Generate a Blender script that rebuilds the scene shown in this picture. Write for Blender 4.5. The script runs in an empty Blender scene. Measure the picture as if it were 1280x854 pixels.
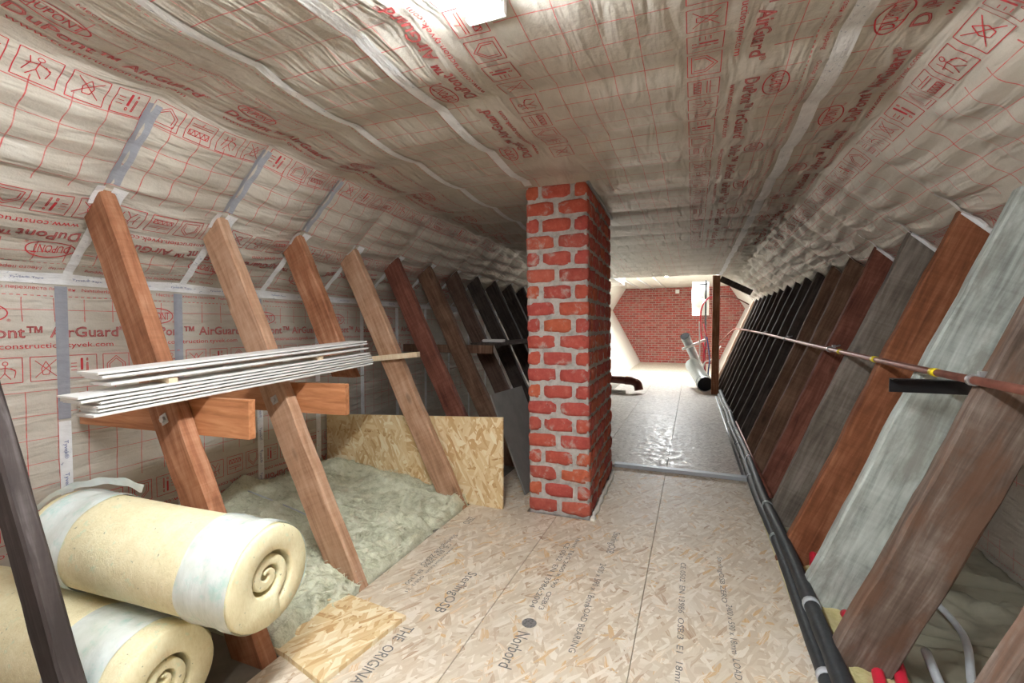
import bpy, bmesh, math, random
import numpy as np
from mathutils import Vector, Matrix
random.seed(7); np.random.seed(7)
sc = bpy.context.scene
C = sc.collection

# ------------------------------------------------------------------ camera
F_PX, CX, CY, VPX, VPY, EYE = 569.0, 640.0, 427.0, 866.0, 408.0, 1.2
d = Vector(((VPX-CX)/F_PX, -(VPY-CY)/F_PX, 1.0)).normalized()
yaw = math.asin(d.x); pitch = -math.atan2(d.y, d.z)
fw = Vector((-math.sin(yaw)*math.cos(pitch), math.cos(yaw)*math.cos(pitch), math.sin(pitch)))
rt = Vector((math.cos(yaw), math.sin(yaw), 0)); up = rt.cross(fw)
cd = bpy.data.cameras.new('camera'); cam = bpy.data.objects.new('camera', cd); C.objects.link(cam)
cd.sensor_width = 36; cd.lens = F_PX/1280*36; cd.clip_start = 0.02
M = Matrix((rt, up, -fw)).transposed().to_4x4(); M.translation = Vector((0, 0, EYE)); cam.matrix_world = M
sc.camera = cam
# ------------------------------------------------------------------ world, exposure
w = bpy.data.worlds.new('world'); sc.world = w; w.use_nodes = True
w.node_tree.nodes['Background'].inputs[0].default_value = (0.5, 0.6, 0.7, 1)
w.node_tree.nodes['Background'].inputs[1].default_value = 0.25
sc.view_settings.view_transform = 'Standard'; sc.view_settings.look = 'None'
sc.view_settings.gamma = 1; sc.view_settings.use_curve_mapping = False
sc.view_settings.exposure = 1.08
LAMP_NEAR, LAMP_FAR, LAMP_FILL = 68.0, 230.0, 20.0     # emission of the ceiling battens; the last is an added fill

# ------------------------------------------------------------------ materials
class NT:
    def __init__(s, name):
        s.m = bpy.data.materials.new(name); s.m.use_nodes = True
        s.t = s.m.node_tree; s.b = s.t.nodes['Principled BSDF']
    def n(s, typ, **kw):
        o = s.t.nodes.new(typ)
        for k, v in kw.items(): setattr(o, k, v)
        return o
    def put(s, sock, v):
        if isinstance(v, bpy.types.NodeSocket): s.t.links.new(v, sock)
        elif v is not None: sock.default_value = v
    def math(s, op, a, b=None, c=None):
        o = s.n('ShaderNodeMath', operation=op); s.put(o.inputs[0], a)
        if b is not None: s.put(o.inputs[1], b)
        if c is not None: s.put(o.inputs[2], c)
        return o.outputs[0]
    def coord(s, k='Object'): return s.n('ShaderNodeTexCoord').outputs[k]
    def mapping(s, v, scale=(1,1,1), rot=(0,0,0), loc=(0,0,0)):
        o = s.n('ShaderNodeMapping'); s.put(o.inputs['Vector'], v)
        o.inputs['Scale'].default_value = scale; o.inputs['Rotation'].default_value = rot; o.inputs['Location'].default_value = loc
        return o.outputs[0]
    def noise(s, v, scale, detail=3, rough=0.55, dist=0.0, out='Fac'):
        o = s.n('ShaderNodeTexNoise'); s.put(o.inputs['Vector'], v)
        o.inputs['Scale'].default_value = scale; o.inputs['Detail'].default_value = detail
        o.inputs['Roughness'].default_value = rough; o.inputs['Distortion'].default_value = dist
        return o.outputs[out]
    def ramp(s, f, stops, interp='LINEAR'):
        o = s.n('ShaderNodeValToRGB'); s.put(o.inputs[0], f); cr = o.color_ramp; cr.interpolation = interp
        while len(cr.elements) < len(stops): cr.elements.new(0.5)
        for e, (p, c) in zip(cr.elements, stops):
            e.position = p; e.color = (c[0], c[1], c[2], 1) if not isinstance(c, (int, float)) else (c, c, c, 1)
        return o.outputs[0]
    def mix(s, f, a, b, blend='MIX'):
        o = s.n('ShaderNodeMix', data_type='RGBA', blend_type=blend); s.put(o.inputs[0], f)
        for i, v in ((6, a), (7, b)): s.put(o.inputs[i], v if isinstance(v, bpy.types.NodeSocket) else (v[0], v[1], v[2], 1))
        return o.outputs[2]
    def bump(s, h, strength=0.3, dist=0.01):
        o = s.n('ShaderNodeBump'); o.inputs['Strength'].default_value = strength; o.inputs['Distance'].default_value = dist
        s.put(o.inputs['Height'], h); s.put(s.b.inputs['Normal'], o.outputs[0])
    def set(s, color=None, rough=None, metal=None, spec=None):
        if color is not None: s.put(s.b.inputs['Base Color'], color if isinstance(color, bpy.types.NodeSocket) else (*color, 1))
        if rough is not None: s.put(s.b.inputs['Roughness'], rough)
        if metal is not None: s.put(s.b.inputs['Metallic'], metal)
        if spec is not None: s.put(s.b.inputs['Specular IOR Level'], spec)
        return s.m

def plain(name, col, rough=0.5, metal=0.0, var=0.12, nscale=25, bump=0.0, spec=0.5):
    t = NT(name); v = t.coord()
    f = t.noise(v, nscale, 4)
    c = t.ramp(f, [(0.25, [x*(1-var) for x in col]), (0.75, [min(1, x*(1+var)) for x in col])])
    if bump: t.bump(f, bump, 0.004)
    return t.set(c, rough, metal, spec)

def wood(name, c_dark, c_mid, c_light, saw=0.5, rough=0.75, blotch=None, blotch_amt=0.5):
    t = NT(name); v = t.coord()
    rnd = t.n('ShaderNodeObjectInfo').outputs['Random']
    off = t.n('ShaderNodeVectorMath', operation='ADD'); t.put(off.inputs[0], v)
    cmb = t.n('ShaderNodeCombineXYZ'); t.put(cmb.inputs[0], t.math('MULTIPLY', rnd, 13.0)); t.put(cmb.inputs[2], t.math('MULTIPLY', rnd, 37.0))
    t.put(off.inputs[1], cmb.outputs[0]); v2 = off.outputs[0]
    g = t.noise(t.mapping(v2, (26, 26, 2.2)), 1.5, 5, 0.6, 0.6)
    big = t.noise(v2, 4.5, 3, 0.6)
    sw = t.noise(t.mapping(v2, (3, 3, 42), rot=(0, 0.25, 0)), 1.6, 5, 0.65, 0.4)
    f = t.math('ADD', t.math('MULTIPLY', g, 0.55), t.math('ADD', t.math('MULTIPLY', big, 0.35), t.math('MULTIPLY', sw, 0.05+0.24*saw)))
    c = t.ramp(f, [(0.38, c_dark), (0.52, c_mid), (0.66, c_light)])
    if blotch:
        m = t.ramp(t.noise(t.mapping(v2, (9, 9, 3)), 1.0, 6, 0.68, 0.3), [(0.5-0.25*blotch_amt, 0.0), (0.62, 0.7)])
        c = t.mix(m, c, blotch)
    k = t.n('ShaderNodeTexVoronoi'); t.put(k.inputs['Vector'], t.mapping(v2, (6, 6, 2.5))); k.inputs['Scale'].default_value = 1.0
    kn = t.ramp(k.outputs['Distance'], [(0.06, 1.0), (0.13, 0.0)])
    c = t.mix(t.math('MULTIPLY', kn, 0.5), c, [x*0.4 for x in c_dark])
    t.bump(f, 0.35, 0.006)
    return t.set(c, rough, 0, 0.3)

def osb(name, stops, rough=0.6, dirt=None, scale=1.0, gloss=None, upright=False):
    t = NT(name); v = t.coord()
    if upright: v = t.mapping(v, rot=(math.pi/2, 0, 0))
    wv = t.n('ShaderNodeVectorMath', operation='ADD'); t.put(wv.inputs[0], v)
    nz = t.n('ShaderNodeVectorMath', operation='SCALE'); t.put(nz.inputs[0], t.noise(v, 9*scale, 2, out='Color')); nz.inputs['Scale'].default_value = 0.02/scale
    t.put(wv.inputs[1], nz.outputs[0]); v = wv.outputs[0]
    col = None; hgt = None
    for i, (ang, sx, sy) in enumerate(((0.1, 38, 7), (0.95, 46, 11), (2.2, 40, 10), (1.5, 60, 12), (2.75, 70, 16), (0.5, 90, 16))):
        vo = t.n('ShaderNodeTexVoronoi'); vo.inputs['Scale'].default_value = scale; vo.inputs['Randomness'].default_value = 1
        vm = t.mapping(t.mapping(v, rot=(0.0, 0.0, ang)), (sx, sy, 8), loc=(i*3.7, i*1.3, 0))
        t.put(vo.inputs['Vector'], vm)
        sp = t.n('ShaderNodeSeparateColor'); t.put(sp.inputs[0], vo.outputs['Color'])
        gr = t.noise(t.mapping(t.mapping(v, rot=(0, 0, ang)), (sx*5, sy*1.2, 20)), scale, 2)
        val = t.math('ADD', t.math('MULTIPLY', sp.outputs[0], 0.82), t.math('MULTIPLY', gr, 0.25))
        c = t.ramp(val, stops)
        if col is None: col, hgt = c, sp.outputs[1]
        else:
            mk = t.math('GREATER_THAN', sp.outputs[1], 0.62)
            col = t.mix(mk, col, c); hgt = t.math('ADD', t.math('MULTIPLY', hgt, 0.6), t.math('MULTIPLY', sp.outputs[2], 0.4))
    if dirt:
        col = t.mix(t.ramp(t.noise(t.coord(), 2.3, 5, 0.65), [(0.35, 0.0), (0.75, dirt[3])]), col, dirt[:3])
    t.bump(hgt, 0.25, 0.004)
    r = rough
    if gloss: r = t.ramp(t.noise(t.mapping(v, (16, 10, 10)), 1.2, 4, 0.65), [(0.35, gloss[0]), (0.62, gloss[1])])
    return t.set(col, r, 0, 0.5)

RED = (0.60, 0.045, 0.05)
def membrane_mat():
    t = NT('membrane_fabric')
    uv = t.n('ShaderNodeUVMap', uv_map='UVMap').outputs[0]; ed = t.n('ShaderNodeUVMap', uv_map='Edge').outputs[0]
    s = t.n('ShaderNodeSeparateXYZ'); t.put(s.inputs[0], uv); y, sv = s.outputs[0], s.outputs[1]
    e = t.n('ShaderNodeSeparateXYZ'); t.put(e.inputs[0], ed); de = e.outputs[0]
    def line(x, per, wd): return t.math('LESS_THAN', t.math('ABSOLUTE', t.math('SUBTRACT', t.math('FRACT', t.math('DIVIDE', x, per)), 0.5)), wd/per/2)
    def band(x, a, b): return t.math('MULTIPLY', t.math('GREATER_THAN', x, a), t.math('LESS_THAN', x, b))
    jy = t.math('ADD', y, t.math('MULTIPLY', t.math('SUBTRACT', t.noise(uv, 4, 2), 0.5), 0.016))
    js = t.math('ADD', sv, t.math('MULTIPLY', t.math('SUBTRACT', t.noise(uv, 3, 2), 0.5), 0.016))
    ly, ls = line(jy, 0.1083, 0.0036), line(js, 0.105, 0.0028)
    grid = t.math('MULTIPLY', t.math('MAXIMUM', ly, ls), t.math('GREATER_THAN', de, 0.50))
    tick = t.math('MULTIPLY', ly, band(de, 0.095, 0.2))
    hl = band(de, 0.146, 0.149)
    dash = t.math('MULTIPLY', band(de, 0.084, 0.088), t.math('LESS_THAN', t.math('FRACT', t.math('DIVIDE', y, 0.022)), 0.55))
    msk = t.math('MAXIMUM', t.math('MAXIMUM', grid, tick), t.math('MAXIMUM', hl, dash))
    n1 = t.noise(uv, 3.0, 5, 0.6); n2 = t.noise(t.mapping(uv, (260, 260, 1)), 1.0, 2)
    base = t.ramp(t.math('ADD', t.math('MULTIPLY', n1, 0.8), t.math('MULTIPLY', n2, 0.2)),
                  [(0.3, (0.44, 0.395, 0.33)), (0.55, (0.555, 0.515, 0.445)), (0.78, (0.66, 0.645, 0.595))])
    fade = t.ramp(t.noise(uv, 30, 4, 0.7), [(0.3, 0.45), (0.6, 0.9)])
    col = t.mix(t.math('MULTIPLY', msk, fade), base, RED)
    wr = t.noise(t.mapping(uv, (3.5, 15, 1), rot=(0, 0, 0.12)), 1.0, 2.5, 0.5, 0.5)
    wr2 = t.noise(uv, 45, 3, 0.6)
    t.bump(t.math('ADD', wr, t.math('MULTIPLY', wr2, 0.10)), 0.9, 0.026)
    t.b.inputs['Sheen Weight'].default_value = 0.1
    return t.set(col, 0.42, 0.08, 0.5)

MAT = {}
MAT['membrane'] = membrane_mat()
MAT['print_red'] = plain('print_red', (0.56, 0.035, 0.045), 0.5, var=0.3, nscale=60)
MAT['print_pink'] = plain('print_pink', (0.56, 0.20, 0.19), 0.5, var=0.25, nscale=40)
MAT['print_blue'] = plain('print_blue', (0.10, 0.14, 0.35), 0.5)
MAT['stamp'] = plain('stamp_ink', (0.15, 0.145, 0.14), 0.6, var=0.8, nscale=90)
def tape_mat(name, c, marks):
    t = NT(name); v = t.coord('UV')
    f = t.noise(v, 20, 4)
    col = t.ramp(f, [(0.3, [x*0.85 for x in c]), (0.7, c)])
    if marks:
        m = t.ramp(t.noise(t.mapping(v, (60, 60, 1)), 1.0, 3, 0.8), [(0.60, 0.0), (0.66, marks)])
        reg = t.ramp(t.noise(v, 9, 1), [(0.48, 0.0), (0.54, 1.0)])
        col = t.mix(t.math('MULTIPLY', m, reg), col, (0.16, 0.2, 0.33))
    t.bump(t.noise(t.mapping(v, (14, 40, 1)), 1.0, 4), 0.6, 0.008)
    return t.set(col, 0.3, 0, 0.6)
MAT['tape_white'] = tape_mat('tape_white', (0.86, 0.87, 0.88), 0.75)
MAT['tape_grey'] = tape_mat('tape_grey', (0.33, 0.345, 0.39), 0)
FLOOR_STOPS = [(0.07, (0.30, 0.15, 0.08)), (0.13, (0.48, 0.34, 0.22)), (0.2, (0.58, 0.47, 0.34)), (0.6, (0.68, 0.59, 0.46)), (0.86, (0.80, 0.73, 0.62)), (0.93, (0.62, 0.40, 0.18))]
NEW_STOPS = [(0.06, (0.34, 0.15, 0.06)), (0.14, (0.58, 0.36, 0.16)), (0.45, (0.72, 0.55, 0.30)), (0.75, (0.80, 0.66, 0.42)), (0.95, (0.86, 0.77, 0.56))]
MAT['osb_floor'] = osb('osb_floor', FLOOR_STOPS, 0.5, dirt=(0.45, 0.42, 0.38, 0.35), scale=0.8)
MAT['osb_far'] = osb('osb_worn_far', [(0.05, (0.24, 0.20, 0.17)), (0.5, (0.42, 0.38, 0.34)), (0.95, (0.56, 0.52, 0.47))], 0.4, dirt=(0.36, 0.34, 0.32, 0.4), gloss=(0.3, 0.6))
MAT['osb_new'] = osb('osb_fresh', NEW_STOPS, 0.55, scale=0.75)
MAT['osb_edge'] = plain('osb_edge', (0.50, 0.38, 0.24), 0.8, var=0.4, nscale=80)
WOODS = {
 'orange': ((0.17, 0.065, 0.03), (0.31, 0.13, 0.065), (0.45, 0.23, 0.135)),
 'tan':    ((0.25, 0.13, 0.075), (0.42, 0.245, 0.15), (0.54, 0.36, 0.25)),
 'red':    ((0.09, 0.03, 0.02), (0.17, 0.06, 0.04), (0.27, 0.115, 0.078)),
 'brown':  ((0.085, 0.045, 0.028), (0.16, 0.088, 0.055), (0.26, 0.155, 0.10)),
 'grey':   ((0.085, 0.072, 0.058), (0.165, 0.142, 0.118), (0.26, 0.235, 0.205)),
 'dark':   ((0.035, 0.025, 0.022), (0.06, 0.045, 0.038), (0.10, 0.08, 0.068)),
 'rust':   ((0.11, 0.036, 0.016), (0.21, 0.075, 0.032), (0.32, 0.135, 0.07)),
 'umber':  ((0.06, 0.035, 0.026), (0.11, 0.065, 0.048), (0.17, 0.11, 0.082)),
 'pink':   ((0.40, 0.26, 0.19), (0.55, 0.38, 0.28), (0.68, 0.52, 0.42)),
}
for k, c in WOODS.items(): MAT['wood_'+k] = wood('wood_'+k, *c)
MAT['wood_lime'] = wood('wood_limewashed', (0.22, 0.24, 0.22), (0.42, 0.47, 0.44), (0.60, 0.66, 0.62), 0.3, blotch=(0.25, 0.25, 0.22), blotch_amt=0.1)
MAT['wood_stain'] = wood('wood_stained', (0.075, 0.052, 0.04), (0.155, 0.115, 0.092), (0.30, 0.25, 0.22), 0.2, blotch=(0.15, 0.078, 0.048), blotch_amt=0.0)
MAT['wood_pale'] = wood('wood_pale', (0.62, 0.46, 0.28), (0.74, 0.58, 0.40), (0.808, 0.70, 0.52))
MAT['wood_zinc'] = wood('wood_weathered', (0.03, 0.022, 0.02), (0.06, 0.047, 0.044), (0.15, 0.13, 0.125), 0.0)
def brick_mat():
    t = NT('brick_clay'); v = t.coord(); rnd = t.n('ShaderNodeObjectInfo').outputs['Random']
    off = t.n('ShaderNodeVectorMath', operation='ADD'); t.put(off.inputs[0], v)
    cm = t.n('ShaderNodeCombineXYZ'); t.put(cm.inputs[0], t.math('MULTIPLY', rnd, 57.0)); t.put(off.inputs[1], cm.outputs[0]); v2 = off.outputs[0]
    base = t.ramp(rnd, [(0.0, (0.36, 0.06, 0.06)), (0.25, (0.46, 0.085, 0.08)), (0.5, (0.50, 0.11, 0.06)), (0.75, (0.56, 0.16, 0.065)), (0.9, (0.50, 0.14, 0.11)), (1.0, (0.28, 0.06, 0.05))])
    base = t.mix(0.5, base, t.ramp(t.noise(v2, 26, 5, 0.7), [(0.3, (0.34, 0.05, 0.035)), (0.55, (0.50, 0.11, 0.075)), (0.75, (0.64, 0.27, 0.20))]))
    sm = t.ramp(t.noise(v2, 13, 5, 0.68, 0.4), [(0.56, 0.0), (0.70, 0.8)])
    c = t.mix(sm, base, (0.47, 0.43, 0.39))
    pt = t.ramp(t.noise(v2, 40, 3), [(0.66, 0.0), (0.74, 0.6)])
    c = t.mix(pt, c, (0.17, 0.07, 0.05))
    t.bump(t.noise(v2, 60, 5, 0.7), 0.7, 0.006)
    return t.set(c, 0.85, 0, 0.25)
MAT['brick'] = brick_mat()
def mortar_mat():
    t = NT('mortar'); v = t.coord(); n = t.noise(v, 18, 6, 0.7)
    c = t.ramp(n, [(0.3, (0.30, 0.28, 0.26)), (0.5, (0.50, 0.48, 0.45)), (0.72, (0.64, 0.63, 0.60))])
    t.bump(t.noise(v, 70, 5, 0.75), 0.9, 0.008); return t.set(c, 0.92, 0, 0.2)
MAT['mortar'] = mortar_mat()
def far_brick_mat():
    t = NT('brick_masonry'); v = t.coord('Object')
    sw = t.mapping(v, (1, 1, 1), rot=(-math.pi/2, 0, 0))
    b = t.n('ShaderNodeTexBrick'); t.put(b.inputs['Vector'], sw)
    b.inputs['Scale'].default_value = 1; b.inputs['Brick Width'].default_value = 0.21; b.inputs['Row Height'].default_value = 0.075
    b.inputs['Mortar Size'].default_value = 0.009; b.inputs['Mortar Smooth'].default_value = 0.3
    b.inputs['Color1'].default_value = (0.40, 0.07, 0.058, 1); b.inputs['Color2'].default_value = (0.25, 0.055, 0.047, 1); b.inputs['Mortar'].default_value = (0.35, 0.28, 0.24, 1)
    c = t.mix(t.ramp(t.noise(v, 5, 5, 0.7), [(0.48, 0.0), (0.66, 0.55)]), b.outputs['Color'], (0.33, 0.25, 0.21))
    t.bump(b.outputs['Fac'], -0.6, 0.01); return t.set(c, 0.85, 0, 0.2)
MAT['far_brick'] = far_brick_mat()
MAT['plaster'] = plain('plasterboard_white', (0.80, 0.77, 0.70), 0.6, var=0.05, nscale=6)
MAT['metal'] = plain('galvanised_steel', (0.52, 0.55, 0.58), 0.35, 0.85, var=0.1, nscale=15)
MAT['strip'] = plain('zinc_strip', (0.50, 0.55, 0.60), 0.5, 0.3, var=0.08, nscale=15)
MAT['bolt'] = plain('bolt_steel', (0.5, 0.5, 0.5), 0.35, 0.9)
MAT['white_plastic'] = plain('white_plastic', (0.808, 0.82, 0.80), 0.35, var=0.03)
MAT['grey_plastic'] = plain('grey_plastic', (0.30, 0.335, 0.34), 0.35, var=0.1)
MAT['black_foam'] = plain('black_pipe_foam', (0.022, 0.026, 0.03), 0.55, var=0.4, nscale=40, bump=0.3)
MAT['black_steel'] = plain('black_steel', (0.018, 0.018, 0.02), 0.4, 0.3)
MAT['inside_dark'] = plain('inside_dark', (0.012, 0.012, 0.014), 0.8)
MAT['brown_pvc'] = plain('brown_pvc', (0.16, 0.035, 0.022), 0.35)
MAT['copper'] = plain('copper_brown', (0.25, 0.10, 0.075), 0.38, 0.5, var=0.3, nscale=20)
MAT['yellow'] = plain('yellow_tape', (0.85, 0.68, 0.02), 0.45, var=0.05)
MAT['red_tube'] = plain('red_tube', (0.62, 0.02, 0.05), 0.35)
MAT['blue_cable'] = plain('blue_cable', (0.05, 0.12, 0.40), 0.4)
MAT['grey_cable'] = plain('grey_cable', (0.44, 0.47, 0.50), 0.45)
MAT['foam_white'] = plain('sealing_foam', (0.80, 0.78, 0.70), 0.8, var=0.08, nscale=60, bump=0.8)
MAT['subfloor'] = plain('dusty_subfloor', (0.20, 0.18, 0.15), 0.9, var=0.35, nscale=7)
MAT['eaves_board'] = plain('eaves_board', (0.27, 0.26, 0.20), 0.85, var=0.3, nscale=5, bump=0.3)
MAT['grey_board'] = plain('grey_board', (0.20, 0.19, 0.175), 0.7, var=0.15, nscale=8)
MAT['panel_white'] = plain('panel_white', (0.80, 0.795, 0.77), 0.4, var=0.015, nscale=5)
MAT['panel_core'] = plain('panel_core', (0.60, 0.55, 0.48), 0.7, var=0.1)
def wool_mat(name, a, b, c, st=1.0, sp=None):
    t = NT(name); v = t.coord()
    n = t.noise(v, 14, 6, 0.7); n2 = t.noise(t.mapping(v, (30, 90, 60), rot=(0.3, 0.2, 0.5)), 1.0, 5, 0.7, 1.5)
    f = t.math('ADD', t.math('MULTIPLY', n, 0.5), t.math('MULTIPLY', n2, 0.5))
    col = t.ramp(f, [(0.32, a), (0.5, b), (0.7, c)])
    if sp:
        col = t.mix(t.ramp(t.noise(v, 22, 3, 0.7), [(0.60, 0.0), (0.68, 0.45)]), col, sp)
        col = t.mix(t.ramp(t.noise(v, 60, 2, 0.5), [(0.70, 0.0), (0.75, 0.6)]), col, (0.12, 0.16, 0.12))
    t.bump(f, 0.8*st, 0.012); return t.set(col, 0.95, 0, 0.1)
MAT['wool_green'] = wool_mat('glass_wool_pale_green', (0.40, 0.40, 0.26), (0.70, 0.71, 0.54), (0.88, 0.89, 0.76), 1.3)
MAT['wool_yellow'] = wool_mat('stone_wool_yellow', (0.66, 0.58, 0.34), (0.76, 0.69, 0.45), (0.84, 0.79, 0.58), 0.5, sp=(0.55, 0.68, 0.50))
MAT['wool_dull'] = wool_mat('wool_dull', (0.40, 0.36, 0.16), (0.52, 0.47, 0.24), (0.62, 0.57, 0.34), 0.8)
def film_mat():
    t = NT('plastic_film'); v = t.coord()
    t.b.inputs['Base Color'].default_value = (0.76, 0.86, 0.85, 1)
    col = t.mix(t.ramp(t.noise(v, 18, 5, 0.7), [(0.52, 0.0), (0.68, 0.7)]), (0.78, 0.86, 0.85), (0.45, 0.74, 0.70))
    t.put(t.b.inputs['Alpha'], t.ramp(t.noise(v, 7, 3), [(0.3, 0.5), (0.7, 0.85)]))
    t.bump(t.noise(t.mapping(v, (8, 40, 40)), 1.0, 4), 0.5, 0.006)
    return t.set(col, 0.22, 0, 0.6)
MAT['film'] = film_mat()
def emit_mat(name, s, col=(0.94, 0.98, 1.0)):
    t = NT(name); t.b.inputs['Base Color'].default_value = (0.9, 0.9, 0.9, 1)
    t.b.inputs['Emission Color'].default_value = (*col, 1); t.b.inputs['Emission Strength'].default_value = s
    return t.m

# ------------------------------------------------------------------ helpers
def link(name, me, mat, parent=None):
    o = bpy.data.objects.new(name, me); C.objects.link(o)
    if mat is not None and len(me.materials) == 0: me.materials.append(MAT[mat] if isinstance(mat, str) else mat)
    if parent is not None: o.parent = parent
    return o
def smooth(me): me.polygons.foreach_set('use_smooth', [True]*len(me.polygons)); me.update()
def pyobj(name, v, f, mat, parent=None, sm=False):
    me = bpy.data.meshes.new(name); me.from_pydata([tuple(map(float, p)) for p in v], [], [tuple(map(int, q)) for q in f]); me.update()
    if sm: smooth(me)
    return link(name, me, mat, parent)
def bmobj(name, bm, mat, parent=None, sm=False):
    me = bpy.data.meshes.new(name); bm.normal_update(); bm.to_mesh(me); bm.free()
    if sm: smooth(me)
    return link(name, me, mat, parent)
def tag(o, label, cat, group=None):
    o['label'] = label; o['category'] = cat
    if group: o['group'] = group
    return o
def struct(o, label=None):
    o['kind'] = 'structure'
    if label: o['label'] = label; o['category'] = o.name.split('_')[0].split('.')[0]
    return o
def empty(name, loc=(0, 0, 0)):
    o = bpy.data.objects.new(name, None); C.objects.link(o); o.location = loc; o.empty_display_size = 0.1; return o
def box_bm(bm, lo, hi, bev=0.0):
    r = bmesh.ops.create_cube(bm, size=1.0); vs = r['verts']
    for v in vs:
        v.co = Vector([lo[i]+(v.co[i]+0.5)*(hi[i]-lo[i]) for i in range(3)])
    if bev: bmesh.ops.bevel(bm, geom=list({e for v in vs for e in v.link_edges}), offset=bev, segments=2, affect='EDGES', profile=0.7)
def box(name, lo, hi, mat, parent=None, bev=0.003):
    bm = bmesh.new(); box_bm(bm, lo, hi, bev); return bmobj(name, bm, mat, parent)
def poly_prism(name, pts, z0, z1, mat, parent=None, bev=0.0):
    bm = bmesh.new(); b = [bm.verts.new((x, y, z0)) for x, y in pts]; t = [bm.verts.new((x, y, z1)) for x, y in pts]
    n = len(pts); bm.faces.new(b[::-1]); top = bm.faces.new(t)
    for i in range(n): bm.faces.new((b[i], b[(i+1) % n], t[(i+1) % n], t[i]))
    if bev: bmesh.ops.bevel(bm, geom=list(top.edges), offset=bev, segments=1, affect='EDGES')
    bmesh.ops.recalc_face_normals(bm, faces=bm.faces)
    return bmobj(name, bm, mat, parent)
def spline(pts, n=8):
    P = [Vector(p) for p in pts]
    if len(P) < 3: return P
    out = []
    for i in range(len(P)-1):
        p0, p1, p2, p3 = P[max(i-1, 0)], P[i], P[i+1], P[min(i+2, len(P)-1)]
        for k in range(n):
            t = k/n; out.append(0.5*((2*p1)+(p2-p0)*t+(2*p0-5*p1+4*p2-p3)*t*t+(3*p1-p0-3*p2+p3)*t**3))
    out.append(P[-1]); return out
def tube(name, pts, r, mat, parent=None, seg=12, curve=False, caps=True, n=8):
    P = spline(pts, n) if curve else [Vector(p) for p in pts]
    v, f = [], []; prev = None
    for i, p in enumerate(P):
        tdir = (P[min(i+1, len(P)-1)]-P[max(i-1, 0)]).normalized()
        a = prev if prev is not None else (Vector((0, 0, 1)) if abs(tdir.z) < 0.9 else Vector((1, 0, 0)))
        a = (a-tdir*a.dot(tdir)).normalized(); b = tdir.cross(a); prev = a
        rr = r(i/(len(P)-1)) if callable(r) else r
        for k in range(seg):
            an = 2*math.pi*k/seg; v.append(p+(a*math.cos(an)+b*math.sin(an))*rr)
    for i in range(len(P)-1):
        for k in range(seg):
            f.append((i*seg+k, i*seg+(k+1) % seg, (i+1)*seg+(k+1) % seg, (i+1)*seg+k))
    if caps: f.append(tuple(range(seg))[::-1]); f.append(tuple((len(P)-1)*seg+k for k in range(seg)))
    o = pyobj(name, v, f, mat, parent)
    sm = [len(p.vertices) == 4 for p in o.data.polygons]; o.data.polygons.foreach_set('use_smooth', sm)
    return o
def hash2(ix, iy, seed):
    h = (ix.astype(np.int64)*374761393+iy.astype(np.int64)*668265263+seed*982451653) & 0xffffffff
    h = ((h ^ (h >> 13))*1274126177) & 0xffffffff
    return ((h ^ (h >> 16)) & 0xffff)/65535.0
def vnoise(x, y, seed=0):
    ix, iy = np.floor(x), np.floor(y); fx, fy = x-ix, y-iy
    fx = fx*fx*(3-2*fx); fy = fy*fy*(3-2*fy)
    a, b, c, d_ = hash2(ix, iy, seed), hash2(ix+1, iy, seed), hash2(ix, iy+1, seed), hash2(ix+1, iy+1, seed)
    return (a*(1-fx)+b*fx)*(1-fy)+(c*(1-fx)+d_*fx)*fy-0.5
def fbm(x, y, seed=0, oct=4):
    r = 0; a = 1.0
    for i in range(oct): r = r+a*vnoise(x*2**i, y*2**i, seed+i); a *= 0.5
    return r

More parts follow.
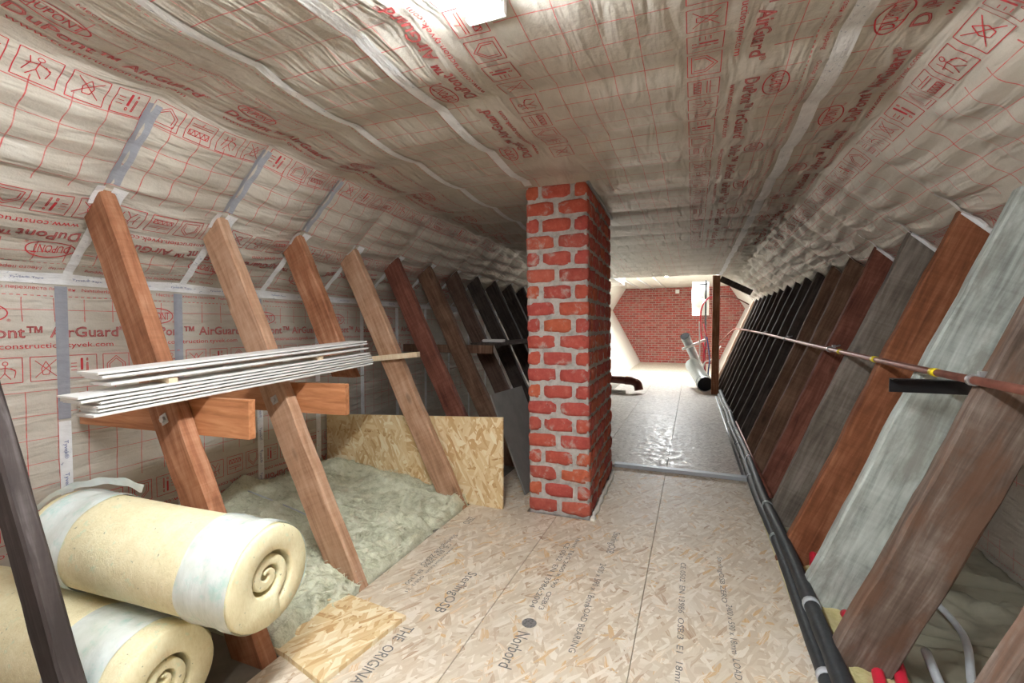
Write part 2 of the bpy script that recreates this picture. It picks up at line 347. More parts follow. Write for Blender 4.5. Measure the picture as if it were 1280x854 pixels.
# ------------------------------------------------------------------ the lining: profile across the attic, mapped along it
PX = np.array([-2.65, -2.65, -1.92, 0.69, 1.45, 1.45]); PZ = np.array([-0.08, 1.42, 2.10, 2.10, 1.42, -0.08])
SEG = np.concatenate([[0], np.cumsum(np.hypot(np.diff(PX), np.diff(PZ)))])
S1, S2, S3, S4, S5 = SEG[1:6]
ST = np.arange(0, S5+0.0025, 0.005)
_x = sum(np.interp(ST+dd, SEG, PX) for dd in np.linspace(-0.045, 0.045, 7))/7
_z = sum(np.interp(ST+dd, SEG, PZ) for dd in np.linspace(-0.045, 0.045, 7))/7
_tx, _tz = np.gradient(_x), np.gradient(_z); _l = np.hypot(_tx, _tz); NX, NZ = _tz/_l, -_tx/_l      # inward normal
Y_BEG, Y_END, PITCH, Y0 = -2.2, 10.2, 0.5, 0.16
def sag(s, y):
    k = np.mod(y-Y0, PITCH)/PITCH; bay = np.floor((y-Y0)/PITCH)
    amp = np.interp(s, [0, S1-0.05, S1+0.1, S2-0.2, S2, S2+0.15, S3-0.15, S3, S3+0.2, S4-0.1, S4+0.05, S5],
                       [0.012, 0.014, 0.014, 0.040, 0.028, 0.024, 0.024, 0.028, 0.040, 0.014, 0.014, 0.012])
    rnd = 0.75+0.5*hash2(bay, np.floor(s*0+3), 5)
    b = amp*rnd*np.abs(np.sin(np.pi*k))**0.75
    slope = np.clip((s-S1)/0.1, 0, 1)*np.clip((S2-s)/0.1, 0, 1)+np.clip((s-S3)/0.1, 0, 1)*np.clip((S4-s)/0.1, 0, 1)
    edge = np.sin(np.pi*k)**0.5
    sw = np.sin(2*np.pi*(s/0.135+1.1*(k-0.5)**2+0.6*vnoise(s*3, y*1.5, 9)))*0.0085*edge*slope
    ceil = np.clip((s-S2)/0.1, 0, 1)*np.clip((S3-s)/0.1, 0, 1)
    cw = fbm(s*2.2, y*7, 21, 3)*0.008*edge*(0.4+0.6*ceil)
    cr = np.exp(-((s-S3)/0.22)**2)*np.clip((y-2.8)/1.5, 0, 1)*(fbm(s*14, y*10, 33, 3)*0.05)
    cl = np.exp(-((s-S2)/0.30)**2)*np.clip((y-2.8)/1.5, 0, 1)*(fbm(s*12, y*9, 37, 3)*0.035)
    return b+sw+cw+cr*edge+cl*edge
def surf(s, y, off=0.0):
    s = np.asarray(s, float); y = np.asarray(y, float); D = sag(s, y)+off
    nx, nz = np.interp(s, ST, NX), np.interp(s, ST, NZ)
    return np.stack([np.interp(s, ST, _x)+nx*D, y, np.interp(s, ST, _z)+nz*D], -1)
def grid_mesh(name, ss, yy, off=0.0, edges=None, thick=0.0):
    S, Y = np.meshgrid(ss, yy, indexing='ij'); P = surf(S, Y, off).reshape(-1, 3); n, m = S.shape
    i = np.arange(n*m).reshape(n, m)
    f = np.stack([i[:-1, :-1], i[:-1, 1:], i[1:, 1:], i[1:, :-1]], -1).reshape(-1, 4)
    me = bpy.data.meshes.new(name); me.vertices.add(n*m); me.vertices.foreach_set('co', P.ravel())
    me.loops.add(f.size); me.loops.foreach_set('vertex_index', f.ravel().astype(np.int32))
    me.polygons.add(len(f)); me.polygons.foreach_set('loop_start', np.arange(0, f.size, 4, dtype=np.int32)); me.polygons.foreach_set('loop_total', np.full(len(f), 4, dtype=np.int32))
    me.update(calc_edges=True); me.validate()
    uv = me.uv_layers.new(name='UVMap'); sy = np.stack([Y.ravel(), S.ravel()], -1)
    uv.data.foreach_set('uv', sy[f.ravel()].ravel())
    if edges is not None:
        de = np.min(np.abs(S.ravel()[:, None]-np.array(edges)[None, :]), axis=1) if len(edges) else np.full(S.size, 1.0)
        u2 = me.uv_layers.new(name='Edge'); u2.data.foreach_set('uv', np.stack([de, de*0], -1)[f.ravel()].ravel())
    smooth(me); return me
YY = np.concatenate([np.arange(Y_BEG, 0.3, 0.06), np.arange(0.3, 5.0, 0.025), np.arange(5.0, Y_END+0.001, 0.04)]); YY[-1] = Y_END
sC = lambda x: S2+(x+1.92)
E1, E2, E3 = sC(-1.40), sC(-0.97), sC(0.43)
E1P, E2P, E3P = sC(-1.53), sC(-1.055), sC(0.36)      # print edges hidden under the overlaps
YC = YY[YY < 8.7]
def sheet(name, a, b, edges, ys=YY):
    me = grid_mesh(name, np.linspace(a, b, max(4, int((b-a)/0.022))), ys, 0.0, edges)
    return me
wall_left = struct(link('wall_left', sheet('wall_left', 0.0, S1+0.01, [S1, 0.02]), 'membrane'), 'knee wall lined with beige printed membrane on the left')
wall_right = struct(link('wall_right', sheet('wall_right', S4-0.01, S5, [S4, S5-0.02]), 'membrane'), 'knee wall lined with beige membrane behind the right struts')
ceiling = struct(link('ceiling', sheet('ceiling', E2-0.01, E3+0.01, [E2P, E3], YC), 'membrane'), 'flat ceiling lined with beige membrane printed in red')
sheetL = struct(link('ceiling_left', sheet('ceiling_left', S1, E1+0.01, [S1, E1P]), 'membrane'), 'sloping soffit of printed membrane above the left knee wall')
sheetS = link('membrane_sheet', sheet('membrane_sheet_b', E1, E2, [], YC), 'membrane', ceiling)
sheetR = struct(link('ceiling_right', sheet('ceiling_right', E3, S4+0.01, [E3P, S4+0.04]), 'membrane'), 'sloping soffit of printed membrane above the right struts')

# ---- print: text and pictograms mapped on the lining
_tc = {}
def text_geo(body, outline=0.0, maxlen=0.0):
    key = (body, outline)
    if key in _tc: return _tc[key]
    cu = bpy.data.curves.new('t', 'FONT'); cu.body = body; cu.size = 1.0; cu.align_x = 'LEFT'; cu.resolution_u = 2
    if outline: cu.fill_mode = 'NONE'; cu.bevel_depth = outline; cu.bevel_resolution = 0
    o = bpy.data.objects.new('t', cu); C.objects.link(o); bpy.context.view_layer.update()
    me = bpy.data.meshes.new_from_object(o.evaluated_get(bpy.context.evaluated_depsgraph_get()))
    bpy.data.objects.remove(o); bpy.data.curves.remove(cu)
    bm = bmesh.new(); bm.from_mesh(me); bpy.data.meshes.remove(me)
    bmesh.ops.triangulate(bm, faces=bm.faces)
    for _ in range(2):
        le = [e for e in bm.edges if e.calc_length() > 0.4]
        if not le: break
        bmesh.ops.subdivide_edges(bm, edges=le, cuts=1); bmesh.ops.triangulate(bm, faces=bm.faces)
    bm.verts.index_update()
    V = np.array([v.co[:2] for v in bm.verts]) if bm.verts else np.zeros((0, 2)); Fc = np.array([[v.index for v in f.verts] for f in bm.faces], int).reshape(-1, 3)
    bm.free()
    if outline == 0.0 and len(V): _tc[(body, 'bb')] = (V.min(0), V.max(0))
    _tc[key] = (V, Fc); return V, Fc
def text_fit(body, width, height=None, outline=0.0):
    V0, _ = text_geo(body); lo, hi = _tc[(body, 'bb')]
    V, Fc = text_geo(body, outline) if outline else text_geo(body)
    sx = width/(hi[0]-lo[0]); sy = height/(hi[1]-lo[1]) if height else sx
    return np.stack([(V[:, 0]-(lo[0]+hi[0])/2)*sx, (V[:, 1]-(lo[1]+hi[1])/2)*sy], -1), Fc
def strokes(lines, wd):
    V, Fc = [], []
    for ln in lines:
        for (a, b) in zip(ln[:-1], ln[1:]):
            a, b = np.array(a, float), np.array(b, float); dd = b-a; L = np.hypot(*dd)
            if L < 1e-9: continue
            n = np.array([-dd[1], dd[0]])/L*wd/2; m = max(1, int(L/0.03)); i0 = len(V)
            for k in range(m+1):
                p = a+dd*k/m; V += [p+n, p-n]
            for k in range(m): j = i0+2*k; Fc += [(j, j+1, j+3), (j, j+3, j+2)]
    return np.array(V), np.array(Fc, int)
def ell(cx, cy, a, b, n=28): return [(cx+a*math.cos(2*math.pi*k/n), cy+b*math.sin(2*math.pi*k/n)) for k in range(n+1)]
def rect(x0, y0, x1, y1): return [(x0, y0), (x1, y0), (x1, y1), (x0, y1), (x0, y0)]
ICON = [
 [rect(.12, .2, .88, .42)]+[[(.12+.095*k, .2 if k % 2 else .42) for k in range(9)]]+[[(.1, .62), (.9, .62)], [(.1, .72), (.9, .72)], [(.45, .72), (.5, .9)]],
 [ell(.5, .78, .08, .08, 8), [(.5, .7), (.48, .4), (.3, .15)], [(.48, .4), (.65, .15)], [(.2, .55), (.5, .62), (.8, .5)], [(.2, .25), (.3, .6), (.25, .8)], [(.75, .2), (.8, .45), (.65, .6)]],
 [[(.15, .15), (.85, .85)], [(.15, .85), (.85, .15)], [(.5, .8), (.35, .5), (.4, .25), (.6, .25), (.66, .5), (.5, .8)]],
 [rect(.44, .35, .5, .85), rect(.46, .35, .48, .85), rect(.44, .15, .5, .25), rect(.64, .15, .68, .65), rect(.64, .75, .68, .85), [(.1, .5), (.3, .5)], [(.1, .35), (.3, .35)], [(.1, .65), (.3, .65)]],
 [[(.15, .12), (.15, .55), (.5, .9), (.85, .55), (.85, .12), (.15, .12)], [(.24, .2), (.24, .52), (.5, .78), (.76, .52), (.76, .2)]],
]
def icon(i, size):
    ls = [rect(0, 0, 1, 1)]+ICON[i % 5]; return strokes([[((x-.5)*size, (y-.5)*size) for x, y in l] for l in ls], 0.0028)
class Print:
    def __init__(s): s.V, s.F, s.n = [], [], 0
    def add(s, geo, y, sv, sgn, off):
        V, Fc = geo
        if not len(V): return
        P = surf(sv+sgn*V[:, 1], y+sgn*V[:, 0], off); s.V.append(P); s.F.append(Fc+s.n); s.n += len(V)
    def build(s, name, mat, parent):
        if not s.n: return
        V = np.concatenate(s.V); F_ = np.concatenate(s.F)
        me = bpy.data.meshes.new(name); me.vertices.add(len(V)); me.vertices.foreach_set('co', V.ravel())
        me.loops.add(F_.size); me.loops.foreach_set('vertex_index', F_.ravel().astype(np.int32))
        me.polygons.add(len(F_)); me.polygons.foreach_set('loop_start', np.arange(0, F_.size, 3, dtype=np.int32)); me.polygons.foreach_set('loop_total', np.full(len(F_), 3, dtype=np.int32))
        me.update(calc_edges=True); return link(name, me, mat, parent)
PER = 0.65
def print_row(parent, edge, sgn, y0, y1, phase, over=True, pd=0.405):
    """one printed edge of a roll; sgn=+1: letter tops point to larger s"""
    red, pink, pic = Print(), Print(), Print()
    k0 = int(math.floor((y0-phase)/PER))
    for k in range(k0, int((y1-phase)/PER)+1):
        yc = phase+k*PER
        at = lambda dist: edge-sgn*dist
        pink.add(text_fit('DuPont™ AirGuard', 0.54), yc, at(0.245), sgn, 0.0022)
        red.add(text_fit('DuPont™ AirGuard', 0.54, outline=0.014), yc, at(0.245), sgn, 0.0030)
        red.add(text_fit('®', 0.020), yc+sgn*0.283, at(0.228), sgn, 0.0026)
        red.add(text_fit('www.construction.tyvek.com', 0.50, 0.030), yc, at(0.308), sgn, 0.0026)
        oy = yc-sgn*0.20
        red.add(strokes([ell(0, 0, .082, .040)], .0045), oy, at(0.165), sgn, 0.0030)
        red.add(text_fit('DUPONT', 0.125, 0.040), oy, at(0.165), sgn, 0.0026)
        red.add(text_fit('®', 0.012), oy+sgn*0.085, at(0.195), sgn, 0.0026)
        for i in range(5): pic.add(icon(i+(0 if sgn > 0 else 2), 0.105), yc+sgn*(i-2)*0.13, at(pd), sgn, 0.0026)
        if over: red.add(text_fit('Overlap   Место перехлеста полотен   Nahtüberlappung', 0.60, 0.02), yc, at(0.055), sgn, 0.0026)
    red.build('printed_lettering', 'print_red', parent); pink.build('letter_fill', 'print_pink', parent); pic.build('pictogram_row', 'print_red', parent)
YP = 5.6
print_row(wall_left, S1, 1, 0.5, 4.2, 1.10)
print_row(wall_left, 0.02, -1, 0.6, 3.0, 1.45, False)
print_row(sheetL, S1, -1, 0.4, 4.2, 0.88)
print_row(sheetL, E1P, 1, 0.3, 4.6, 0.95, True, 0.465)
print_row(ceiling, E2P, -1, 0.4, 2.6, 1.346, False, 0.43)
print_row(ceiling, E3, 1, 0.7, YP, 2.09)
print_row(sheetR, E3P, -1, 0.9, YP, 1.44, False, 0.42)
print_row(sheetR, S4+0.04, 1, 1.4, 4.0, 1.9, False)
print_row(wall_right, S4, -1, 1.4, 4.0, 2.0)

# ---- tapes
def tape_along(parent, s, wd, mat, y0, y1, off=0.005, wob=0.006):
    yy = np.arange(y0, y1, 0.03); ss = np.linspace(-wd/2, wd/2, 5)
    me = grid_mesh('tape_strip', ss+s, yy, off)
    co = np.zeros(len(me.vertices)*3); me.vertices.foreach_get('co', co); co = co.reshape(-1, 3)
    wb = np.tile(fbm(yy*1.3, yy*0+s, 3, 3)*wob*2, len(ss))
    S, Y = np.meshgrid(ss+s, yy, indexing='ij'); P = surf(S.ravel()+wb, Y.ravel(), off); me.vertices.foreach_set('co', P.ravel()); me.update()
    return link('tape_strip', me, mat, parent)
def tape_across(parent, y, s0, s1, wd, mat, off=0.004):
    ss = np.arange(s0, s1+0.001, 0.025); me = grid_mesh('tape_strip', ss, np.linspace(y-wd/2, y+wd/2, 5), off)
    return link('tape_strip', me, mat, parent)
tape_along(wall_left, S1, 0.062, 'tape_white', 0.4, 9.5, 0.006)
tape_along(ceiling, E1, 0.040, 'tape_white', -1.0, 8.65, 0.006, 0.010)
tape_along(ceiling, E2, 0.050, 'tape_white', -1.0, 2.74, 0.006, 0.004)
tape_along(ceiling, E3, 0.058, 'tape_white', -1.0, 8.65, 0.006, 0.004)
tape_along(wall_right, S4, 0.062, 'tape_white', 0.8, 9.5, 0.006)

blue = Print()
for y in np.arange(0.62, 4.0, 0.21): blue.add(text_fit('Tyvek® Tape', 0.11, 0.016), y, S1, 1, 0.0085)
for y in (1.16, 1.66, 2.16):
    for s_ in np.arange(0.12, 0.84, 0.15):
        V, Fc = text_fit('Tyvek®', 0.085, 0.02); blue.add((np.stack([V[:, 1], -V[:, 0]], -1), Fc), y, s_, 1, 0.0062)
blue.build('tape_lettering', 'print_blue', wall_left)

# ------------------------------------------------------------------ floor
floor = struct(box('floor', (-3.0, -2.2, -0.30), (1.8, 10.2, -0.022), 'subfloor', None, 0), 'attic floor decked with pale strand boards')
CH = (-0.975, -0.575, 2.765, 3.75)          # chimney footprint
TW = math.radians(1.5)                       # the stack is slightly twisted about its front right corner
def tw(x, y):
    dx, dy = x-CH[1], y-CH[2]; return (CH[1]+dx*math.cos(TW)-dy*math.sin(TW), CH[2]+dx*math.sin(TW)+dy*math.cos(TW))
def fboard(pts, mat='osb_floor'): return poly_prism('floor_board', pts, -0.021, 0.0, mat, floor, 0.0012)
g = 0.0012
xs = [-1.385, -0.785, -0.192, 0.412]
YS = 3.90
for c in range(3):
    a, b = xs[c]+g, xs[c+1]-g
    for (ya, yb) in ((-2.2, -0.9-0.3*c), (-0.9-0.3*c, 1.0)): fboard([(a, ya+g), (b, ya+g), (b, yb-g), (a, yb-g)])
x0, x1, y0, y1 = CH; gp = 0.012
cFL, cFR, cBR, cBL = tw(x0-gp, y0-gp), tw(x1+gp, y0-gp), tw(x1+gp, y1+gp), tw(x0-gp, y1+gp)
def lerp_x(p, q, x): k = (x-p[0])/(q[0]-p[0]); return (x, p[1]+(q[1]-p[1])*k)
f1, b1 = lerp_x(cFL, cFR, xs[1]-g), lerp_x(cBL, cBR, xs[1]-g); f2, b2 = lerp_x(cFL, cFR, xs[1]+g), lerp_x(cBL, cBR, xs[1]+g)
fboard([(xs[0]+g, 1.0+g), (xs[1]-g, 1.0+g), f1, cFL, cBL, b1, (xs[1]-g, YS), (xs[0]+g, YS)])
fboard([(xs[1]+g, 1.0+g), (xs[2]-g, 1.0+g), (xs[2]-g, YS), (xs[1]+g, YS), b2, cBR, cFR, f2])
fboard([(xs[2]+g, 1.0+g), (xs[3], 1.0+g), (xs[3], YS), (xs[2]+g, YS)])
for c in range(3):
    a, b = xs[c]+g, xs[c+1]-g; yb_ = [YS+0.07, 5.9+0.6*c % 1.2, 8.2+0.5*c % 1.0, 10.2]
    for ya, yb in zip(yb_[:-1], yb_[1:]): fboard([(a, ya+g), (b, ya+g), (b, yb-g), (a, yb-g)], 'osb_far')
# stamps printed on the floor boards (read towards the viewer, letter tops to the right)
def stamp(body, x, y, length, h=None, z=0.0008, par=floor, extra=None):
    V, Fc = text_fit(body, length, h)
    P = [(x+v[1], y-v[0], z) for v in V]
    return pyobj('stamp_print', P, Fc, 'stamp', par)
def disc(x, y, r, z=0.0008):
    V = [(x, y, z)]+[(x+r*math.cos(a), y+r*math.sin(a), z) for a in np.linspace(0, 2*math.pi, 24, endpoint=False)]
    pyobj('stamp_print', V, [(0, 1+k, 1+(k+1) % 24) for k in range(24)], 'stamp', floor)
stamp('ZERO', -1.27, 2.48, 0.10, 0.045); stamp('CE  EN 13986  EN 300', -1.225, 1.96, 0.42, 0.022); stamp('www.norbord.com  OSB/3  E1', -1.19, 1.92, 0.44, 0.018)
stamp('SterlingOSB ZERO', -1.255, 2.10, 0.36, 0.035)
stamp('SterlingOSB', -0.985, 1.79, 0.33, 0.062); stamp('THE', -1.035, 1.46, 0.085, 0.045); stamp('ORIGINAL', -1.04, 1.275, 0.22, 0.045)
stamp('Norbord', -0.60, 1.54, 0.20, 0.052); disc(-0.60, 1.70, 0.030)
stamp('CE 0502  EN 13986:2004', -0.625, 2.11, 0.62, 0.026); stamp('18mm T&G 2400 x 590  OSB/3', -0.585, 2.15, 0.70, 0.022)
stamp('SterlingOSB', -0.40, 2.52, 0.26, 0.05); stamp('2400 x 590 x 18mm', -0.405, 2.08, 0.38, 0.03); stamp('LOAD BEARING', -0.40, 1.75, 0.30, 0.026)
stamp('Norbord', -0.028, 1.335, 0.20, 0.052); disc(-0.028, 1.475, 0.030)
stamp('CE 0502  EN 13986  OSB/3  E1  18mm', -0.03, 2.0, 0.86, 0.024); stamp('SterlingOSB ZERO', 0.14, 2.35, 0.42, 0.03); stamp('2400 x 590 x 18mm  LOAD BEARING', 0.16, 1.82, 0.62, 0.024)
mt = struct(box('trim_1', (-0.61, YS+0.002, 0.0), (xs[3]+0.01, YS+0.066, 0.030), 'strip', None, 0.003), 'galvanised metal channel across the floor boards')

# ------------------------------------------------------------------ far room
fr = [(-1.62, 0.0), (-2.56, 1.75), (-2.12, 2.46), (1.05, 2.46), (1.50, 1.75), (0.74, 0.0)]
YF = 15.8
ff = struct(box('floor_far', (-3.0, 10.2, -0.30), (1.8, YF, -0.002), 'osb_pale' if 'osb_pale' in MAT else 'plaster', None, 0), 'pale floor of the far bright room')
MAT['far_floor'] = osb('osb_far_pale', [(0.1, (0.45, 0.38, 0.29)), (0.5, (0.58, 0.52, 0.42)), (0.95, (0.70, 0.65, 0.56))], 0.55); ff.data.materials[0] = MAT['far_floor']
def far_slab(name, i, lab, ys=10.22):
    (xa, za), (xb, zb) = fr[i], fr[i+1]; dx, dz = xb-xa, zb-za; L = math.hypot(dx, dz); n = (-dz/L*0.03, dx/L*0.03)
    v = [(xa, ys, za), (xb, ys, zb), (xb, YF, zb), (xa, YF, za), (xa+n[0], ys, za+n[1]), (xb+n[0], ys, zb+n[1]), (xb+n[0], YF, zb+n[1]), (xa+n[0], YF, za+n[1])]
    o = pyobj(name, v, [(0, 1, 2, 3), (7, 6, 5, 4), (0, 4, 5, 1), (1, 5, 6, 2), (2, 6, 7, 3), (3, 7, 4, 0)], 'plaster')
    return struct(o, lab)
far_slab('wall_far_left', 0, 'leaning pale board wall left in the far room', 8.75); far_slab('wall_far_left_slope', 1, 'pale sloping soffit left in the far room')
far_slab('ceiling_far', 2, 'pale flat ceiling of the far room', 8.72); far_slab('wall_far_right_slope', 3, 'pale sloping soffit right in the far room'); far_slab('wall_far_right', 4, 'leaning pale board wall right in the far room')
struct(box('wall_back', (-3.0, YF, -0.2), (2.0, YF+0.25, 3.0), 'far_brick', None, 0), 'red brick gable wall at the far end')
struct(box('wall_front', (-3.0, -2.4, -0.2), (2.0, -2.2, 3.0), 'far_brick', None, 0), 'red brick gable wall behind the viewer')
struct(box('trim_2', (-1.42, 8.69, 2.115), (0.45, 8.715, 2.46), 'plaster', None, 0), 'board closing the step between two ceiling heights')
struct(box('trim_3', (-1.43, 8.715, 2.105), (-1.405, 10.22, 2.46), 'plaster', None, 0), 'left side board of the raised ceiling')
struct(box('trim_4', (0.435, 8.715, 2.105), (0.46, 10.22, 2.46), 'plaster', None, 0), 'right side board of the raised ceiling')
struct(box('trim_5', (-2.62, 10.21, 2.11), (-1.40, 10.235, 2.62), 'plaster', None, 0), 'left upstand board at the far room')
struct(box('trim_6', (0.43, 10.21, 2.11), (1.42, 10.235, 2.62), 'plaster', None, 0), 'right upstand board at the far room')
for i, x in enumerate((-1.75, -1.35, -0.95)):
    tag(tube('conduit', [(x, 12.2, 2.44), (x+0.12, YF-0.02, 2.44)], 0.016, 'white_plastic'), ['leftmost', 'middle', 'rightmost'][i]+' white conduit under the far room ceiling', 'conduit', 'far ceiling conduits')
jb = empty('junction_box', (-0.48, YF-0.05, 2.33)); tag(jb, 'small white junction box high on the far brick wall', 'junction box')
box('body', (-0.06, 0, -0.06), (0.06, 0.05, 0.06), 'white_plastic', jb, 0.01); box('lid', (-0.055, -0.01, -0.055), (0.055, 0.0, 0.055), 'white_plastic', jb, 0.004)

# ------------------------------------------------------------------ lamps
def batten_lamp(loc, length, strength, label, wd=0.108):
    t = empty('ceiling_lamp', loc); tag(t, label, 'lamp')
    box('housing', (-wd/2, -length/2, -0.03), (wd/2, length/2, 0.0), 'white_plastic', t, 0.006)
    # rounded diffuser with chamfered ends
    bm = bmesh.new(); box_bm(bm, (-wd*0.47, -length/2+0.015, -0.075), (wd*0.47, length/2-0.015, -0.028))
    es = [e for e in bm.edges if all(v.co.z < -0.07 for v in e.verts)]+[e for e in bm.edges if abs(e.verts[0].co.z-e.verts[1].co.z) > 0.01]
    bmesh.ops.bevel(bm, geom=es, offset=0.022, segments=4, affect='EDGES')
    bmobj('diffuser', bm, emit_mat('lamp_glow', strength), t, True)
    for s in (-1, 1): box('end_cap', (-wd/2-0.003, s*length/2-0.012, -0.05), (wd/2+0.003, s*length/2+0.012, 0.001), 'white_plastic', t, 0.004)
    return t
batten_lamp((-0.541, 0.57, 2.098), 1.2, LAMP_NEAR, 'bright white batten lamp on the membrane ceiling overhead')
batten_lamp((-0.60, 11.0, 2.455), 1.2, LAMP_FAR, 'bright batten lamp on the far room ceiling')
batten_lamp((-0.541, -1.3, 2.098), 1.2, LAMP_FILL, 'added fill batten lamp on the ceiling behind the viewer')  # unseen lamp added to brighten the near side

# ------------------------------------------------------------------ chimney
chim = empty('chimney', (0, 0, 0)); _c = tw(0, 0); chim.location = (_c[0], _c[1], 0); chim.rotation_euler = (0, 0, TW); tag(chim, 'square red brick chimney stack rising through the floor to the ceiling', 'chimney')
HB, LB, DB = 0.090, 0.188, 0.09
def rough_box(seed, L, D, H):
    rs = np.random.RandomState(seed); bm = bmesh.new(); box_bm(bm, (-L/2, -D/2, -H/2), (L/2, D/2, H/2))
    bmesh.ops.subdivide_edges(bm, edges=list(bm.edges), cuts=3, use_grid_fill=True)
    ph = rs.rand(9)*6.28
    for v in bm.verts:
        c = v.co; ex = sum(abs(abs(c[i])-h_/2) < 1e-5 for i, h_ in enumerate((L, D, H)))
        k = {1: 0.0, 2: 0.002, 3: 0.007}.get(ex, 0)
        inn = Vector((-np.sign(c.x) if abs(abs(c.x)-L/2) < 1e-5 else 0, -np.sign(c.y) if abs(abs(c.y)-D/2) < 1e-5 else 0, -np.sign(c.z) if abs(abs(c.z)-H/2) < 1e-5 else 0))
        wv = math.sin(c.x*40+ph[0])*math.sin(c.z*60+ph[1])*0.0025+math.sin(c.y*50+ph[2]+c.x*30)*0.0015
        amt = k*(0.6+0.9*rs.rand())+(rs.rand()*0.005 if ex > 1 else rs.rand()*0.0018)
        v.co = c+inn*(amt+wv*0.7)
    me = bpy.data.meshes.new('brick'); bm.to_mesh(me); bm.free(); smooth(me); me.materials.append(MAT['brick']); return me
full = [rough_box(i, LB, DB, HB) for i in range(7)]; half = [rough_box(20+i, 0.088, DB, HB) for i in range(6)]
NC = 20; CO = 2.096/NC
def shear(z): return -0.030*z/2.1            # the stack leans slightly to the left
def brick(me, x, y, z, rz):
    o = bpy.data.objects.new('brick', me); C.objects.link(o); o.parent = chim
    o.location = (x, y, z); o.rotation_euler = (random.uniform(-.012, .012), random.uniform(-.012, .012), rz+random.uniform(-.012, .012)); return o
for r_ in range(NC):
    z = (r_+0.5)*CO; dx = shear(z); ya = y0+DB/2
    if r_ % 2 == 0:                            # two stretchers on the front
        for x in (x0+LB/2, x1-LB/2): brick(random.choice(full), x+dx, ya, z, 0)
        start = y0+DB+0.012
    else:
        brick(random.choice(half), x0+0.044+dx, ya, z, 0); brick(random.choice(full), (x0+x1)/2+dx, ya, z, 0); brick(random.choice(half), x1-0.044+dx, ya, z, 0)
        start = y0+DB+0.012-0.05
    for side in (0, 1):
        yy_ = y0+DB+0.012
        lens = [LB]*4+[0.088] if r_ % 2 == 0 else [0.088]+[LB]*4
        for L in lens:
            if yy_+L > y1+0.02: break
            xx = (x1-DB/2) if side else (x0+DB/2)
            brick(random.choice(full if L == LB else half), xx+dx, yy_+L/2, z, math.pi/2); yy_ += L+0.014
# mortar core, lumpy
bm = bmesh.new(); box_bm(bm, (x0+0.009, y0+0.009, -0.02), (x1-0.009, y1-0.004, 2.097))
bmesh.ops.subdivide_edges(bm, edges=[e for e in bm.edges if abs(e.verts[0].co.z-e.verts[1].co.z) > 1], cuts=80)
bmesh.ops.subdivide_edges(bm, edges=[e for e in bm.edges if abs(e.verts[0].co.z-e.verts[1].co.z) < 1e-4 and e.calc_length() > 0.2], cuts=18, use_grid_fill=True)
for v in bm.verts:
    n_ = float(fbm(np.array([v.co.x*22+v.co.y*22]), np.array([v.co.z*22]), 3, 3)[0])*0.008
    if abs(v.co.y-(y0+0.009)) < 1e-4: v.co.y -= n_
    if abs(v.co.x-(x1-0.009)) < 1e-4: v.co.x += n_
    if abs(v.co.x-(x0+0.009)) < 1e-4: v.co.x -= n_
    v.co.x += shear(v.co.z)
bmobj('mortar', bm, 'mortar', chim, True)
cl = bmesh.new()
box_bm(cl, (x1-0.032, y0-0.02, 2.062), (x1+0.012-0.028, y1+0.02, 2.078), 0.003)
bmobj('collar', cl, 'grey_plastic', chim)
# foam bead along the chimney foot
fp = [(x1+0.012+random.uniform(-.005, .005), y, 0.006) for y in np.linspace(y0-0.015, y1, 30)]
tube('sealing_foam', fp, lambda t: 0.015+0.007*math.sin(t*60)*math.sin(t*23), 'foam_white', chim, 8)

# ------------------------------------------------------------------ leaning struts
SLL = ((-2.65, 1.42), (0.73, 0.68)); SLR = ((1.45, 1.42), (-0.76, 0.68))
def strut(name, yc, xb, xt, zt, wd, th, mat, side, zb=-0.02, line=None, cutz=None, seed=0):
    """leaning timber; xb at z=0 and xt at zt give the axis, cut flat at the foot and along the roof slope at the head"""
    ax = Vector((xt-xb, 0, zt)).normalized(); pr = Vector((ax.z, 0, -ax.x))
    base = Vector((xb, yc, 0)); rs = np.random.RandomState(seed+3)
    bv = 0.007
    cs = [(-wd/2+bv, -th/2), (wd/2-bv, -th/2), (wd/2, -th/2+bv), (wd/2, th/2-bv), (wd/2-bv, th/2), (-wd/2+bv, th/2), (-wd/2, th/2-bv), (-wd/2, -th/2+bv)]
    N = 26; V = []
    ph = rs.rand(6)*6.28
    for i in range(N+1):
        for (a, b) in cs:
            t0 = (zb-a*pr.z)/ax.z
            if cutz is not None: t1 = (cutz-a*pr.z)/ax.z
            else:
                (lx, lz), (ux, uz) = line
                nx, nz = -uz, ux; t1 = ((lx-base.x-pr.x*a)*nx+(lz-pr.z*a)*nz)/(ax.x*nx+ax.z*nz)-0.006
            t = t0+(t1-t0)*i/N
            wob = (math.sin(t*5+ph[0])*0.003+math.sin(t*17+ph[1])*0.0015+rs.randn()*0.0009)
            V.append((a+wob*(1 if abs(a) > wd/2-0.01 else 0.3), b+rs.randn()*0.0006, t))
    n = len(cs); Fc = [tuple(range(n))[::-1], tuple(N*n+k for k in range(n))]
    for i in range(N):
        for k in range(n): Fc.append((i*n+k, i*n+(k+1) % n, (i+1)*n+(k+1) % n, (i+1)*n+k))
    o = pyobj(name, V, Fc, mat)
    # local X = pr, Y = world Y, Z = ax
    Mx = Matrix(((pr.x, 0, ax.x), (0, 1, 0), (pr.z, 0, ax.z))).to_4x4(); Mx.translation = base
    o.matrix_world = Mx; TOP[o.name] = (max(p[2] for p in V[N*n:] if p[0] < 0), max(p[2] for p in V[N*n:] if p[0] > 0))
    return o
TOP = {}
